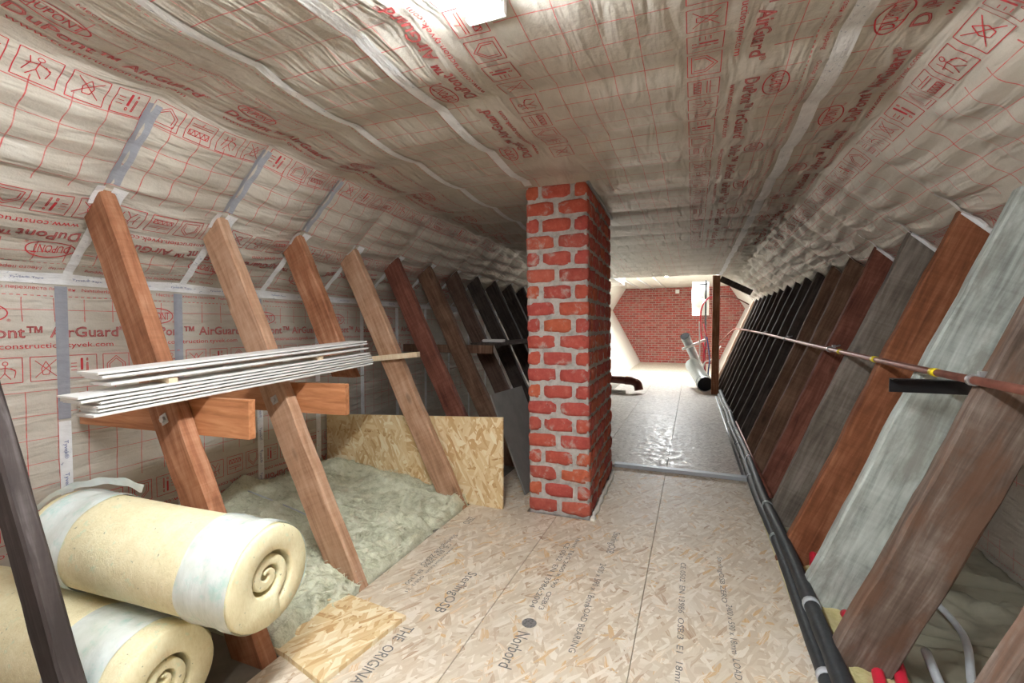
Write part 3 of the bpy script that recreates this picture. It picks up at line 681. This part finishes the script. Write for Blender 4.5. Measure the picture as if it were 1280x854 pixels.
def head_tape(o, wd, th, h=0.024):
    a, b = TOP[o.name]; y = -th/2-0.003; w2 = wd/2-0.004
    V = [(-w2, y, a-0.004), (w2, y, b-0.004), (w2, y, b-0.004-h), (-w2, y, a-0.004-h*0.8), (-w2, y+0.002, a-0.004), (w2, y+0.002, b-0.004), (w2, y+0.002, b-0.004-h), (-w2, y+0.002, a-0.004-h*0.8)]
    return pyobj('head_tape', V, [(0, 1, 2, 3), (7, 6, 5, 4), (0, 4, 5, 1), (1, 5, 6, 2), (2, 6, 7, 3), (3, 7, 4, 0)], 'tape_white', o)
ORD = ['first', 'second', 'third', 'fourth', 'fifth', 'sixth', 'seventh', 'eighth', 'ninth', 'tenth', 'eleventh', 'twelfth', 'thirteenth', 'fourteenth', 'fifteenth', 'sixteenth', 'seventeenth', 'eighteenth', 'nineteenth', 'twentieth', 'twenty-first']
left = {}
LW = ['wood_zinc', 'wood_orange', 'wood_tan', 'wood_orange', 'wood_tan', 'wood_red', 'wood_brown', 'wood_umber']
LD = ['dark weathered leaning strut in front of the insulation rolls', 'orange-brown saw-marked strut crossing behind the upper insulation roll', 'tan strut standing beside the loose board, carrying the white panels',
      'short orange-brown strut cut off just under the white panels', 'orange-tan strut in front of the upright strand board', 'dark reddish strut just behind the upright strand board',
      'brown strut crossing the dim shelf behind the strand board', 'dim brown strut next to the shelf board end']
for k in range(16):
    y = 0.66+k*PITCH
    mat = LW[k] if k < len(LW) else 'wood_dark'  # farther struts get darker wood: the dim depth is put into the colour
    lab = LD[k] if k < len(LD) else 'dark leaning strut on the left, %s from the viewer' % ORD[k]
    o = strut('leaning_strut', y, -1.475, -2.345, 1.74, 0.155 if k else 0.10, 0.06 if k else 0.05, mat, -1, line=SLL, cutz=None, zb=-0.02 if k != 3 else 0.90, seed=k)
    if k == 0: o.location.x += 0.055
    tag(o, lab, 'strut', 'leaning struts on the left'); left[k] = o
    if k > 0:
        # white tape at the head and down the slope to the wall tape, grey tape up to the crease and on the wall
        tape_across(sheetL, y+0.015, S1-0.005, S1+0.42, 0.034, 'tape_white', 0.006)
        tape_across(wall_left, y, 0.05, 0.86, 0.045, 'tape_white', 0.004)
        tape_across(wall_left, y, 0.86, S1-0.03, 0.045, 'tape_grey' if k < 4 else 'tape_white', 0.004)
        tape_across(sheetL, y, S1+0.55, S2-0.03, 0.05, 'tape_grey', 0.004) if k < 4 else None
        tape_across(sheetL, y+0.035, S1+0.44, S1+0.56, 0.05, 'tape_white', 0.007)
        tape_across(sheetL, y-0.035, S1+0.44, S1+0.56, 0.03, 'tape_white', 0.007)
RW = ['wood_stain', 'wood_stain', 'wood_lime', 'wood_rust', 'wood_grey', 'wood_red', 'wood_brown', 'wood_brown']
RD = ['brown strut cut by the lower right corner of the view', 'broad brown-grey stained strut nearest on the right', 'whitish limewashed strut behind the black bracket', 'bright orange-brown saw-marked strut next to the white strut',
      'grey-brown strut right behind the orange one', 'red-brown strut behind the grey-brown one', 'dull brown strut behind the red-brown one', 'dull brown strut, last before the black ones']
for k in range(19):
    y = (1.255, 1.83, 2.25)[k] if k < 3 else 1.16+k*PITCH
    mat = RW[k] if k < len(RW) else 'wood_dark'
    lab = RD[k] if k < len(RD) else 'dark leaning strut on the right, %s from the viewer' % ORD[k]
    if k == 18: mat = 'wood_pink'; lab = 'pale pinkish end strut on the right lit from the far room'  # light from the far room is put into its paler wood colour
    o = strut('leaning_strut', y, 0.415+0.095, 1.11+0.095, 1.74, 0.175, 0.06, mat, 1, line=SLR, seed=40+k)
    tag(o, lab, 'strut', 'leaning struts on the right')
    if 2 < k < 6: head_tape(o, 0.175, 0.06)
    if 2 < k < 8:
        tape_across(sheetR, y-0.048, S3+0.43, S3+0.68, 0.036, 'tape_white', 0.008)
        tape_across(sheetR, y, S3+0.75, S4-0.03, 0.05, 'tape_white', 0.005)
        tape_across(wall_right, y, S4+0.03, S4+1.3, 0.045, 'tape_grey', 0.004)

# ------------------------------------------------------------------ brackets, white panels
def bracket(y, label):
    z_, th = 0.0, 0.028; ya = y+0.032
    v = []; xa, xb = -2.60, -1.517
    def top(x): return 0.928+(x-xb)*0.024
    bm = bmesh.new(); box_bm(bm, (xa, ya, 0.78), (xb, ya+th, 0.928), 0.003)
    for q in bm.verts: q.co.z += (q.co.x-xb)*0.024
    o = bmobj('bracket_board', bm, 'wood_bracket'); tag(o, label, 'bracket'); return o
t = NT('wood_bracket_m'); v_ = t.coord(); f_ = t.noise(t.mapping(v_, (2, 20, 22)), 1.5, 5, 0.6, 0.6)
MAT['wood_bracket'] = t.set(t.ramp(f_, [(0.3, (0.30, 0.11, 0.04)), (0.5, (0.46, 0.19, 0.08)), (0.7, (0.58, 0.28, 0.14))]), 0.65)
bA = bracket(1.16, 'orange planed bracket board fixed behind the nearest panel strut'); bB = bracket(1.66, 'orange planed bracket board fixed behind the tan strut')
for k in (1, 2):
    st = left[k]; x = -1.475-0.5*0.85+0.01; mw = st.matrix_world.inverted()
    bm = bmesh.new(); bmesh.ops.create_cone(bm, cap_ends=True, segments=6, radius1=0.013, radius2=0.012, depth=0.012)
    for q in bm.verts: q.co = Vector((q.co.x, q.co.z, q.co.y))
    o = bmobj('bolt', bm, 'bolt', st); o.matrix_local = Matrix.Translation(Vector((0.0, -0.036, 0.94)))
    o2 = box('washer', (-0.02, -0.0325, 0.92), (0.02, -0.030, 0.96), 'bolt', st, 0.001)
DIRP = Vector((0.010, 1.0, 0.050)).normalized()
specs = [  # (near y shift, length, x shift, z, label)
 (0.00, 1.31, 0.00, 0.000, 'lowest white panel of the stack on the brackets'), (0.015, 1.31, -0.006, 0.0125, 'white panel second from the bottom of the stack'),
 (0.01, 1.30, 0.002, 0.025, 'white panel third from the bottom of the stack'), (0.02, 1.29, -0.004, 0.0375, 'white panel fourth from the bottom of the stack'),
 (-0.03, 1.33, -0.002, 0.050, 'white panel fifth from the bottom of the stack'), (-0.035, 1.33, -0.006, 0.0625, 'white panel sixth from the bottom of the stack'),
 (0.05, 1.23, -0.004, 0.092, 'white panel third from the top of the stack'), (0.03, 1.25, -0.010, 0.117, 'white panel second from the top of the stack'), (0.02, 1.26, -0.014, 0.1295, 'topmost white panel of the stack')]
for (dy, L, dx, dz, lab) in specs:
    o = empty('panel_board', (-1.722+dx, 0.826+dy, 0.912+dz+0.050*dy)); tag(o, lab, 'panel', 'white panels stacked on the brackets')
    o.rotation_euler = (math.asin(DIRP.z), 0, math.atan2(-DIRP.x, DIRP.y))
    box('face_sheet', (-0.118, 0, 0.0045), (0, L, 0.0112), 'panel_white', o, 0.001); box('core', (-0.108, 0.003, 0.0), (-0.016, L-0.003, 0.0048), 'panel_white', o, 0.0008)
for yq in (1.05, 1.75):
    o = box('spacer_stick', (-1.842, yq, 0.9125+0.073+0.05*(yq-0.826)), (-1.73, yq+0.03, 0.9125+0.0915+0.05*(yq-0.826)), 'wood_pale', None, 0.001); tag(o, ('near' if yq < 1.5 else 'far')+' thin wooden spacer under the upper white panels', 'spacer')
o = box('batten', (-0.01, -0.02, -0.018), (0.43, 0.02, 0.018), 'wood_pale', None, 0.002)
o.location = (-2.14, 2.609, 0.966); o.rotation_euler = (0, math.radians(-6), 0); tag(o, 'pale wooden batten fixed across the strut just past the white panels', 'batten')

# shelf behind the upright panel
sh = box('shelf_board', (-2.60, 3.70, 0.955), (-1.66, 3.73, 1.03), 'wood_brown', None, 0.003); tag(sh, 'short dim brown rail across the struts behind the strand board', 'rail')
sh2 = box('shelf_board', (-1.875, 3.70, 1.031), (-1.55, 5.4, 1.05), 'wood_dark', None, 0.003); tag(sh2, 'dark shelf plank lying on the dim brown rail', 'shelf')
pk = empty('white_packet', (-1.74, 3.92, 1.0505)); tag(pk, 'small white packet lying on the dark shelf', 'packet')
box('pack', (-0.10, -0.04, 0), (0.10, 0.04, 0.028), 'panel_white', pk, 0.008); box('seal', (-0.11, -0.035, 0.01), (-0.095, 0.035, 0.016), 'white_plastic', pk, 0.001)

# upright strand board, leaning grey board, loose board
MAT['osb_upright'] = osb('osb_upright', NEW_STOPS, 0.55, upright=True, scale=0.62)
bm = bmesh.new(); box_bm(bm, (-1.47, 0, 0.0), (0, 0.018, 0.605), 0.001)
for q in bm.verts:
    if q.co.z > 0.3: q.co.z += q.co.x*0.055
ub = bmobj('strand_board', bm, 'osb_upright'); ub.location = (-1.142, 2.712, 0.001)
tag(ub, 'upright fresh strand board closing off the green wool bay', 'board')
gb = box('grey_board', (-0.012, 0, 0), (0, 0.55, 0.75), 'grey_board', None, 0.002); gb.location = (-1.085, 3.0, 0.006); gb.rotation_euler = (0, math.radians(-22), math.radians(-4))
tag(gb, 'grey board leaning against the left of the chimney', 'board')
lb = poly_prism('loose_board', [(-1.72, 1.60), (-1.076, 1.535), (-1.135, 1.135), (-1.36, 1.19), (-1.60, 1.215), (-1.75, 1.22)], 0.001, 0.019, 'osb_new', None, 0.001)
tag(lb, 'loose fresh strand board lying on the floor edge', 'board')

# ------------------------------------------------------------------ glass wool on the left
def wool(name, xa, xb, ya, yb, nx, ny, zf, mat, seed, parent=None):
    X, Y = np.meshgrid(np.linspace(xa, xb, nx), np.linspace(ya, yb, ny), indexing='ij')
    Z = zf(X, Y)+fbm(X*5, Y*5, seed, 5)*0.085+np.abs(fbm(X*14, Y*11, seed+20, 3))*0.03
    V = np.stack([X, Y, Z], -1).reshape(-1, 3); i = np.arange(nx*ny).reshape(nx, ny)
    Fc = np.stack([i[:-1, :-1], i[1:, :-1], i[1:, 1:], i[:-1, 1:]], -1).reshape(-1, 4)
    return pyobj(name, V, Fc, mat, parent, True)
def zl(X, Y):
    u = np.clip((-1.40-X)/0.25, 0, 1); e = np.clip((-1.395-X)/0.03, 0, 1)
    rip = 0.016*np.sin(Y*34+5*vnoise(X*6, Y*4, 71)*3)*np.clip(1-(-1.40-X)/0.45, 0, 1)*e
    return rip+0.0+0.03*e+0.05*np.sin(u*math.pi/2)+np.clip((-1.6-X)/0.9, 0, 1)*0.11
wl = wool('glass_wool', -2.63, -1.395, 1.20, 2.71, 110, 130, zl, 'wool_green', 4); wl['kind'] = 'stuff'
bm = bmesh.new(); bm.from_mesh(wl.data); r_ = bmesh.ops.extrude_edge_only(bm, edges=[e for e in bm.edges if e.is_boundary])
for q in r_['geom']:
    if isinstance(q, bmesh.types.BMVert): q.co.z = -0.010
bm.to_mesh(wl.data); bm.free(); smooth(wl.data)
tag(wl, 'pale green glass wool filling the bay under the left struts', 'insulation')
rs = np.random.RandomState(5); V, Fc = [], []
for i in range(8000):                          # loose fibres
    x, y = rs.uniform(-2.6, -1.40), rs.uniform(1.22, 2.69)
    z = float(zl(np.array([x]), np.array([y]))[0]+fbm(np.array([x*5]), np.array([y*5]), 4, 5)[0]*0.085+abs(fbm(np.array([x*14]), np.array([y*11]), 24, 3)[0])*0.03)
    a = rs.uniform(0, 6.28); L = rs.uniform(0.015, 0.06); p = np.array([x, y, z-0.001]); dd = np.array([math.cos(a), math.sin(a), rs.uniform(-0.1, 0.45)])*L; n_ = np.array([-math.sin(a), math.cos(a), 0.3])*0.0017
    c_ = np.array([rs.randn(), rs.randn(), abs(rs.randn())])*0.004; j = len(V)
    V += [p-n_, p+n_, p+dd/2+c_+n_, p+dd/2+c_-n_, p+dd]; Fc += [(j, j+1, j+2, j+3), (j+3, j+2, j+4)]
fo = pyobj('wool_fibres', V, Fc, 'wool_green', wl); fo['kind'] = 'stuff'
jn = tube('cable', [(-2.5, 1.95, 0.20), (-2.0, 1.90, 0.155), (-1.72, 1.84, 0.115)], 0.004, 'grey_cable', None, 6, True); tag(jn, 'thin grey cable lying across the green glass wool', 'cable')
lf = struct(box('floor_left', (-2.64, -2.2, -0.022), (-1.388, 10.2, -0.012), 'subfloor', None, 0), 'dusty bare floor under the left eaves')
# behind the upright board: floor decking on the left of the chimney
# ------------------------------------------------------------------ insulation rolls
def ins_roll(p_end, p_back, R, label, bands, seed, rot=0.0, turns=2.6, mat='wool_yellow'):
    a, b = Vector(p_end), Vector(p_back); ax = (b-a); L = ax.length; ax.normalize()
    root = empty('insulation_roll', a); tag(root, label, 'insulation roll', 'yellow insulation rolls')
    # local: Z along the axis (0 = front end), X/Y the end face
    xa = Vector((0, 0, 1)); xa = (xa-ax*xa.dot(ax)).normalized(); ya_ = ax.cross(xa)
    Mx = Matrix((xa, ya_, ax)).transposed().to_4x4(); Mx.translation = a; root.matrix_world = Mx
    th1, th, gap = 0.060*R/0.152, 0.030*R/0.152, 0.014; rs = np.random.RandomState(seed)
    n = int(turns*40); V, Fc = [], []; zs = [0.0, 0.004, 0.012, L*0.25, L*0.5, L*0.75, L-0.012, L-0.004, L]
    for i in range(n+1):
        thn = rot-2*math.pi*i/40
        if i <= 40: ro = R; ri = R-th1-(th+gap)*0.9*max(0, i-1)/40
        else: ro = R-th1-gap-(th+gap)*(i-41)/40*0.9; ri = max(ro-th, 0.008); ro = max(ro, ri+0.004)
        rec = 0.0+0.014*min(1, max(0, (i-40)/20))
        ring = []
        for j, z in enumerate(zs):
            in_ = 0.006 if j in (0, 8) else (0.0015 if j in (1, 7) else 0)
            zz = z+rec*(1 if j < 4 else 0)*(1-j/4)
            bul = 1+0.012*math.sin(3*thn+seed)+0.008*math.sin(z*9+thn*2)
            ring.append((ro-in_, zz, bul))
        for j, z in reversed(list(enumerate(zs))):
            in_ = 0.006 if j in (0, 8) else (0.0015 if j in (1, 7) else 0)
            ring.append((ri+in_, z+rec*(1 if j < 4 else 0)*(1-j/4), 1))
        for (r_, z, bl) in ring: V.append((r_*bl*math.cos(thn), r_*bl*math.sin(thn), z+rs.randn()*0.0006))
    m = 2*len(zs)
    for i in range(n):
        for k in range(m): Fc.append((i*m+k, (i+1)*m+k, (i+1)*m+(k+1) % m, i*m+(k+1) % m))
    Fc.append(tuple(range(m))); Fc.append(tuple(n*m+k for k in range(m))[::-1])
    o = pyobj('wool_spiral', V, Fc, mat, root, True)
    for bi, (za, zb) in enumerate(bands):
        V, Fc = [], []; S_ = 56; nz = 10
        for j in range(nz+1):
            for k in range(S_):
                an = 2*math.pi*k/S_; z = za+(zb-za)*j/nz
                wig = math.sin(an*5+j)*0.0012+math.sin(an*2+seed+bi)*0.006*(1 if j in (0, nz) else 0.2)
                bul = 1+0.012*math.sin(3*an+seed)+0.008*math.sin(z*9+an*2)
                rr = R*bul+0.0045+math.sin(an*7+j*1.9)*0.0012+0.002*math.sin(j*0.9)
                V.append((rr*math.cos(an), rr*math.sin(an), z+wig))
        for j in range(nz):
            for k in range(S_): Fc.append((j*S_+k, j*S_+(k+1) % S_, (j+1)*S_+(k+1) % S_, (j+1)*S_+k))
        pyobj('film_band', V, Fc, 'film', root, True)
    return root
r1 = ins_roll((-1.19, 1.00, 0.432), (-2.10, 0.93, 0.445), 0.152, 'upper yellow insulation roll lying across two others', [(0.01, 0.20), (0.70, 0.87)], 1, 2.9)
r2 = ins_roll((-1.43, 0.84, 0.150), (-2.45, 0.80, 0.155), 0.150, 'lower yellow insulation roll with pale film, end half hidden', [(0.07, 0.30)], 2, 3.6)
r3 = ins_roll((-1.62, 1.045, 0.060), (-2.5, 1.045, 0.065), 0.066, 'small shaded insulation roll tucked behind the lower roll', [], 3, 1.0, 1.5, 'wool_dull')  # the shade on this yellow roll is painted in as duller wool
# film tail on the upper roll
pts = [Vector(p) for p in ((-2.13, 0.80, 0.52), (-2.09, 0.88, 0.605), (-2.02, 0.94, 0.635), (-1.92, 0.99, 0.640), (-1.84, 1.02, 0.612))]
sp = spline(pts, 6); V, Fc = [], []
for i, p in enumerate(sp):
    for j in range(3): V.append(p+Vector((0.008*(j-1), 0.0, 0.014*(j-1)+0.003*math.sin(i*1.3+j))))
for i in range(len(sp)-1):
    for j in range(2): Fc.append((i*3+j, i*3+j+1, (i+1)*3+j+1, (i+1)*3+j))
inv = r1.matrix_world.inverted()
ft = pyobj('film_tail', [inv @ p for p in V], Fc, 'film', r1, True)

# ------------------------------------------------------------------ right eaves
rf = struct(box('floor_right', (0.415, -2.2, -0.022), (1.44, 10.2, -0.012), 'eaves_board', None, 0), 'dusty boards under the right eaves')
def zr(X, Y): return 0.0+0.02*np.sin((X-0.62)/0.8*math.pi)
rs = np.random.RandomState(8)
for i, (xa, xb, ya, yb, mt_, lab) in enumerate(((0.72, 1.42, 1.28, 1.62, 'wool_dull', 'yellowish insulation batt in the lower right eaves'), (0.68, 1.42, 1.72, 2.08, 'eaves_board', 'dusty olive sheet lying between the first two right struts'),
        (0.70, 1.42, 2.22, 2.60, 'eaves_board', 'dusty olive sheet lying behind the white strut'), (0.66, 1.42, 2.72, 3.10, 'eaves_board', 'dusty sheet lying behind the orange strut'), (0.50, 0.68, 1.28, 3.0, 'wool_dull', 'narrow dull yellow wool strip under the black pipes'))):
    o = wool('eaves_batt', xa, xb, ya, yb, 40, 30, lambda X, Y: 0.01+0.02*np.sin((X-xa)/(xb-xa)*math.pi)+0.0*X, mt_, 30+i); o.location.z = 0.005
    bm = bmesh.new(); bm.from_mesh(o.data)
    ed = [e for e in bm.edges if e.is_boundary]; r_ = bmesh.ops.extrude_edge_only(bm, edges=ed)
    for q in r_['geom']:
        if isinstance(q, bmesh.types.BMVert): q.co.z = -0.016
    bm.to_mesh(o.data); bm.free(); smooth(o.data)
    tag(o, lab, 'insulation')
tubes = [
 ('red_pipe', [(0.50, 1.40, 0.05), (0.56, 1.70, 0.06), (0.60, 1.95, 0.06), (0.58, 2.15, 0.05)], 0.018, 'red_tube', 'red flexible pipe nearest the viewer in the right eaves', 'pipe'),
 ('red_pipe', [(0.56, 1.35, 0.05), (0.62, 1.70, 0.06), (0.66, 1.95, 0.065), (0.63, 2.3, 0.06)], 0.018, 'red_tube', 'red flexible pipe beside the grey conduit in the right eaves', 'pipe'),
 ('red_pipe', [(0.52, 2.36, 0.05), (0.57, 2.62, 0.06), (0.60, 2.80, 0.05)], 0.018, 'red_tube', 'red pipe end showing left of the white strut', 'pipe'),
 ('red_pipe', [(0.58, 2.36, 0.05), (0.62, 2.60, 0.06), (0.67, 2.85, 0.05)], 0.018, 'red_tube', 'red pipe end tucked against the white strut', 'pipe'),
 ('cable', [(0.72, 1.42, 0.075), (0.80, 1.75, 0.09), (0.92, 2.10, 0.09), (0.92, 2.45, 0.075)], 0.012, 'grey_cable', 'thick grey cable curving across the olive sheet', 'cable'),
 ('cable', [(0.68, 1.45, 0.065), (0.72, 1.70, 0.075), (0.76, 1.95, 0.08)], 0.014, 'grey_cable', 'short grey conduit on the yellow batt', 'cable'),
 ('cable', [(0.60, 2.42, 0.06), (0.80, 2.50, 0.085), (1.1, 2.58, 0.08)], 0.008, 'grey_cable', 'thin grey cable running between white and orange struts', 'cable')]
for (nm, p, r_, m_, lab, cat) in tubes: tag(tube(nm, p, r_, m_, None, 10, True), lab, cat)

# insulated pipes along the floor edge
def black_pipe(x, z, r, ya, yb, label, ph):
    t = empty('insulated_pipe', (x, ya, z)); tag(t, label, 'pipe', 'black insulated pipes along the floor edge')
    ys = np.arange(ya, yb, 0.12)
    pts = [(0.006*math.sin(y*3+ph), y-ya, 0.004*math.sin(y*5+ph)) for y in ys]
    tube('foam_sleeve', pts, lambda q: r*(1+0.05*math.sin(q*190+ph)), 'black_foam', t, 14)
    for k, y in enumerate(np.arange(ya+1.15+0.33*ph, min(yb, 7.5), 1.07)):
        yy_ = y-ya; c_ = (0.006*math.sin(y*3+ph), yy_, 0.004*math.sin(y*5+ph))
        tube('tape_band', [(c_[0], yy_-0.014, c_[2]), (c_[0], yy_+0.014, c_[2])], r*1.09, 'grey_plastic' if k % 2 else 'grey_cable', t, 14)
    return t
black_pipe(0.432, 0.032, 0.028, 0.6, 8.6, 'thinner black insulated pipe on the corridor side', 0.0)
black_pipe(0.446, 0.098, 0.029, 0.6, 8.6, 'thicker black insulated pipe against the right struts', 1.0)
o = tube('metal_rail', [(0.385, 4.0, 0.012), (0.375, 8.4, 0.012)], 0.010, 'metal', None, 8); tag(o, 'thin shiny rail on the floor beside the black pipes', 'rail')
o = tube('copper_tube', [(0.464, 3.2, 0.137), (0.462, 5.6, 0.137)], 0.009, 'copper', None, 8); tag(o, 'thin pale tube lying on the pipes against the struts', 'pipe')
o = tube('copper_tube', [(0.475, 0.8, 0.045), (0.473, 3.4, 0.048)], 0.008, 'brown_pvc', None, 8); tag(o, 'thin red-brown tube between the two black pipes', 'pipe')
for i, y in enumerate(np.arange(1.2, 3.6, 0.26)):
    pass
ew = box('edge_wool', (0.413, 1.0, -0.012), (0.46, 3.3, 0.002), 'wool_yellow', None, 0.006); tag(ew, 'strip of yellow wool between floor edge and pipes', 'insulation')

# copper pipe with clamps on the right
cp = empty('copper_pipe', (0.808, 1.0, 1.03)); tag(cp, 'brown copper pipe with yellow bands running along the right struts', 'pipe')
CPTS = [(0.808, 0.9, 1.028), (0.808, 2.2, 1.036), (0.808, 3.4, 1.054), (0.808, 4.4, 1.072), (0.808, 6.1, 1.108), (0.808, 8.5, 1.140), (0.80, 10.05, 1.152), (0.72, 10.1, 1.10), (0.50, 10.1, 0.85)]
loc = lambda p: (p[0]-0.808, p[1]-1.0, p[2]-1.03)
tube('pipe_run', [loc(p) for p in CPTS], 0.0135, 'copper', cp, 14)
def cz(y): return float(np.interp(y, [p[1] for p in CPTS[:6]], [p[2] for p in CPTS[:6]]))
for y in (2.07, 2.65, 3.2): tube('yellow_band', [loc((0.808, y-0.02, cz(y-.02))), loc((0.808, y+0.02, cz(y+.02)))], 0.0148, 'yellow', cp, 14)
for y in (1.83, 3.42, 4.9, 6.4):
    c = loc((0.808, y, cz(y)))
    cl_ = tube('pipe_clamp', [(c[0], c[1]-0.009, c[2]), (c[0], c[1]+0.009, c[2])], 0.0185, 'metal', cp, 14)
    tube('clamp_screw', [(c[0]+0.012, c[1], c[2]+0.014), (c[0]+0.055, c[1], c[2]+0.026)], 0.005, 'metal', cl_, 8)
    box('clamp_lug', (c[0]+0.012, c[1]-0.009, c[2]+0.008), (c[0]+0.03, c[1]+0.009, c[2]+0.028), 'metal', cl_, 0.002)
bb = empty('black_bracket', (0.68, 2.08, 0.985)); tag(bb, 'black steel angle bracket carrying the copper pipe at the white strut', 'bracket')
box('upright_flange', (0, 0, -0.028), (0.42, 0.004, 0.024), 'black_steel', bb, 0.001); box('top_flange', (0, -0.035, 0.020), (0.42, 0.004, 0.024), 'black_steel', bb, 0.001)

# ------------------------------------------------------------------ far end things
ps = box('timber_post', (0.315, 8.72, 0.001), (0.435, 8.82, 2.09), 'wood_orange', None, 0.004); tag(ps, 'upright red-brown timber post at the end of the struts', 'post')
bm_ = box('head_beam', (0, 0, -0.05), (0.55, 0.06, 0.05), 'wood_dark', None, 0.004); bm_.location = (0.44, 8.72, 2.03); bm_.rotation_euler = (0, math.radians(28), 0); tag(bm_, 'dark sloping head beam running from the post to the end strut', 'beam')
bo = empty('boiler_unit', (0.0, 11.25, 1.50)); tag(bo, 'white wall unit with a rounded white tank beside the post', 'boiler')
box('backboard', (-0.02, 0.10, -0.05), (0.34, 0.12, 0.72), 'panel_white', bo, 0.004)
bm = bmesh.new(); bmesh.ops.create_cone(bm, cap_ends=True, segments=24, radius1=0.13, radius2=0.13, depth=0.42)
bmesh.ops.bevel(bm, geom=[e for e in bm.edges if abs(e.verts[0].co.z-e.verts[1].co.z) < 1e-4], offset=0.05, segments=4, affect='EDGES')
tk = bmobj('tank', bm, 'white_plastic', bo, True); tk.location = (0.10, -0.03, 0.36)
tube('tank_seam', [(0.10, -0.03, 0.35), (0.10, -0.03, 0.362)], 0.133, 'grey_plastic', bo, 24)
tube('riser_pipe', [(0.27, 0.06, -1.499), (0.27, 0.06, 0.75)], 0.018, 'black_steel', bo, 8); tube('cross_pipe', [(0.10, 0.05, 0.66), (0.30, 0.05, 0.66)], 0.014, 'black_steel', bo, 8)
cabs = [
 ([(0.40, 10.0, 1.78), (0.28, 9.95, 1.76), (0.16, 9.93, 1.55), (0.15, 9.92, 1.1), (0.22, 9.88, 0.7), (0.24, 9.8, 0.02)], 0.016, 'red_tube', 'red hose looping beside the white wall unit'),
 ([(0.50, 10.0, 1.80), (0.75, 9.9, 1.76), (1.0, 9.85, 1.62)], 0.012, 'brown_pvc', 'dark red hose crossing to the right struts'),
 ([(0.20, 9.7, 1.25), (0.26, 9.65, 0.9), (0.20, 9.6, 0.6), (0.30, 9.5, 0.02)], 0.014, 'red_tube', 'red hose hanging lower in front of the post'),
 ([(0.12, 9.6, 1.3), (0.13, 9.6, 0.7), (0.12, 9.5, 0.25)], 0.012, 'white_plastic', 'thin white pipe hanging below the wall unit'),
 ([(0.25, 9.4, 1.0), (0.3, 9.35, 0.6), (0.28, 9.3, 0.3), (0.32, 9.2, 0.02)], 0.012, 'blue_cable', 'blue cable in the tangle by the post'),
 ([(0.52, 9.95, 0.80), (0.34, 9.7, 0.55), (0.22, 9.5, 0.50), (0.18, 9.4, 0.25)], 0.012, 'white_plastic', 'white cable slanting across the post foot')]
for p, r_, m_, lab in cabs: tag(tube('hose', p, r_, m_, None, 8, True), lab, 'hose')
def open_pipe(name, a, b, r, label, mat='grey_plastic', wall=0.008, collar=True):
    a, b = Vector(a), Vector(b); t = empty(name, a); tag(t, label, 'pipe'); ax = (b-a); L = ax.length; axn = ax.normalized()
    tube('shell', [(0, 0, 0), tuple(ax)], r, mat, t, 24, caps=False)
    tube('bore', [tuple(axn*0.0005), tuple(ax)], r-wall, 'inside_dark', t, 24, caps=True)
    if collar: tube('collar', [tuple(axn*0.0), tuple(axn*0.09)], r*1.06, mat, t, 24, caps=False); tube('rib', [tuple(axn*0.09), tuple(axn*0.11)], r*1.08, mat, t, 24)
    # the near-black capped tube stands for the shade inside the pipe
    return t
open_pipe('grey_duct', (0.225, 8.85, 0.155), (0.0, 9.75, 0.43), 0.135, 'thick grey duct with dark open end above the pipes')
open_pipe('grey_duct', (-0.144, 9.62, 1.01), (0.125, 10.25, 0.36), 0.085, 'slimmer grey duct rising behind the thick one')
o = tube('white_tube', [(-0.19, 9.68, 0.74), (0.23, 9.78, 0.93)], 0.028, 'white_plastic', None, 10); tag(o, 'white tube slung crosswise behind the slim duct', 'pipe')
dp = empty('drain_pipe', (-1.0, 8.3, 0)); tag(dp, 'brown drain pipe with an elbow lying behind the chimney', 'pipe')
tube('pipe_run', [(-1.0, 0.3, 0.24), (-0.12, 0.12, 0.22)], 0.07, 'brown_pvc', dp, 16)
tube('elbow', [(-0.12, 0.12, 0.22), (0.0, 0.09, 0.215), (0.09, 0.07, 0.17), (0.12, 0.06, 0.06)], 0.078, 'brown_pvc', dp, 16, True)
tube('lower_pipe', [(-1.0, 0.1, 0.03), (-0.1, -0.05, 0.03)], 0.028, 'white_plastic', dp, 10)
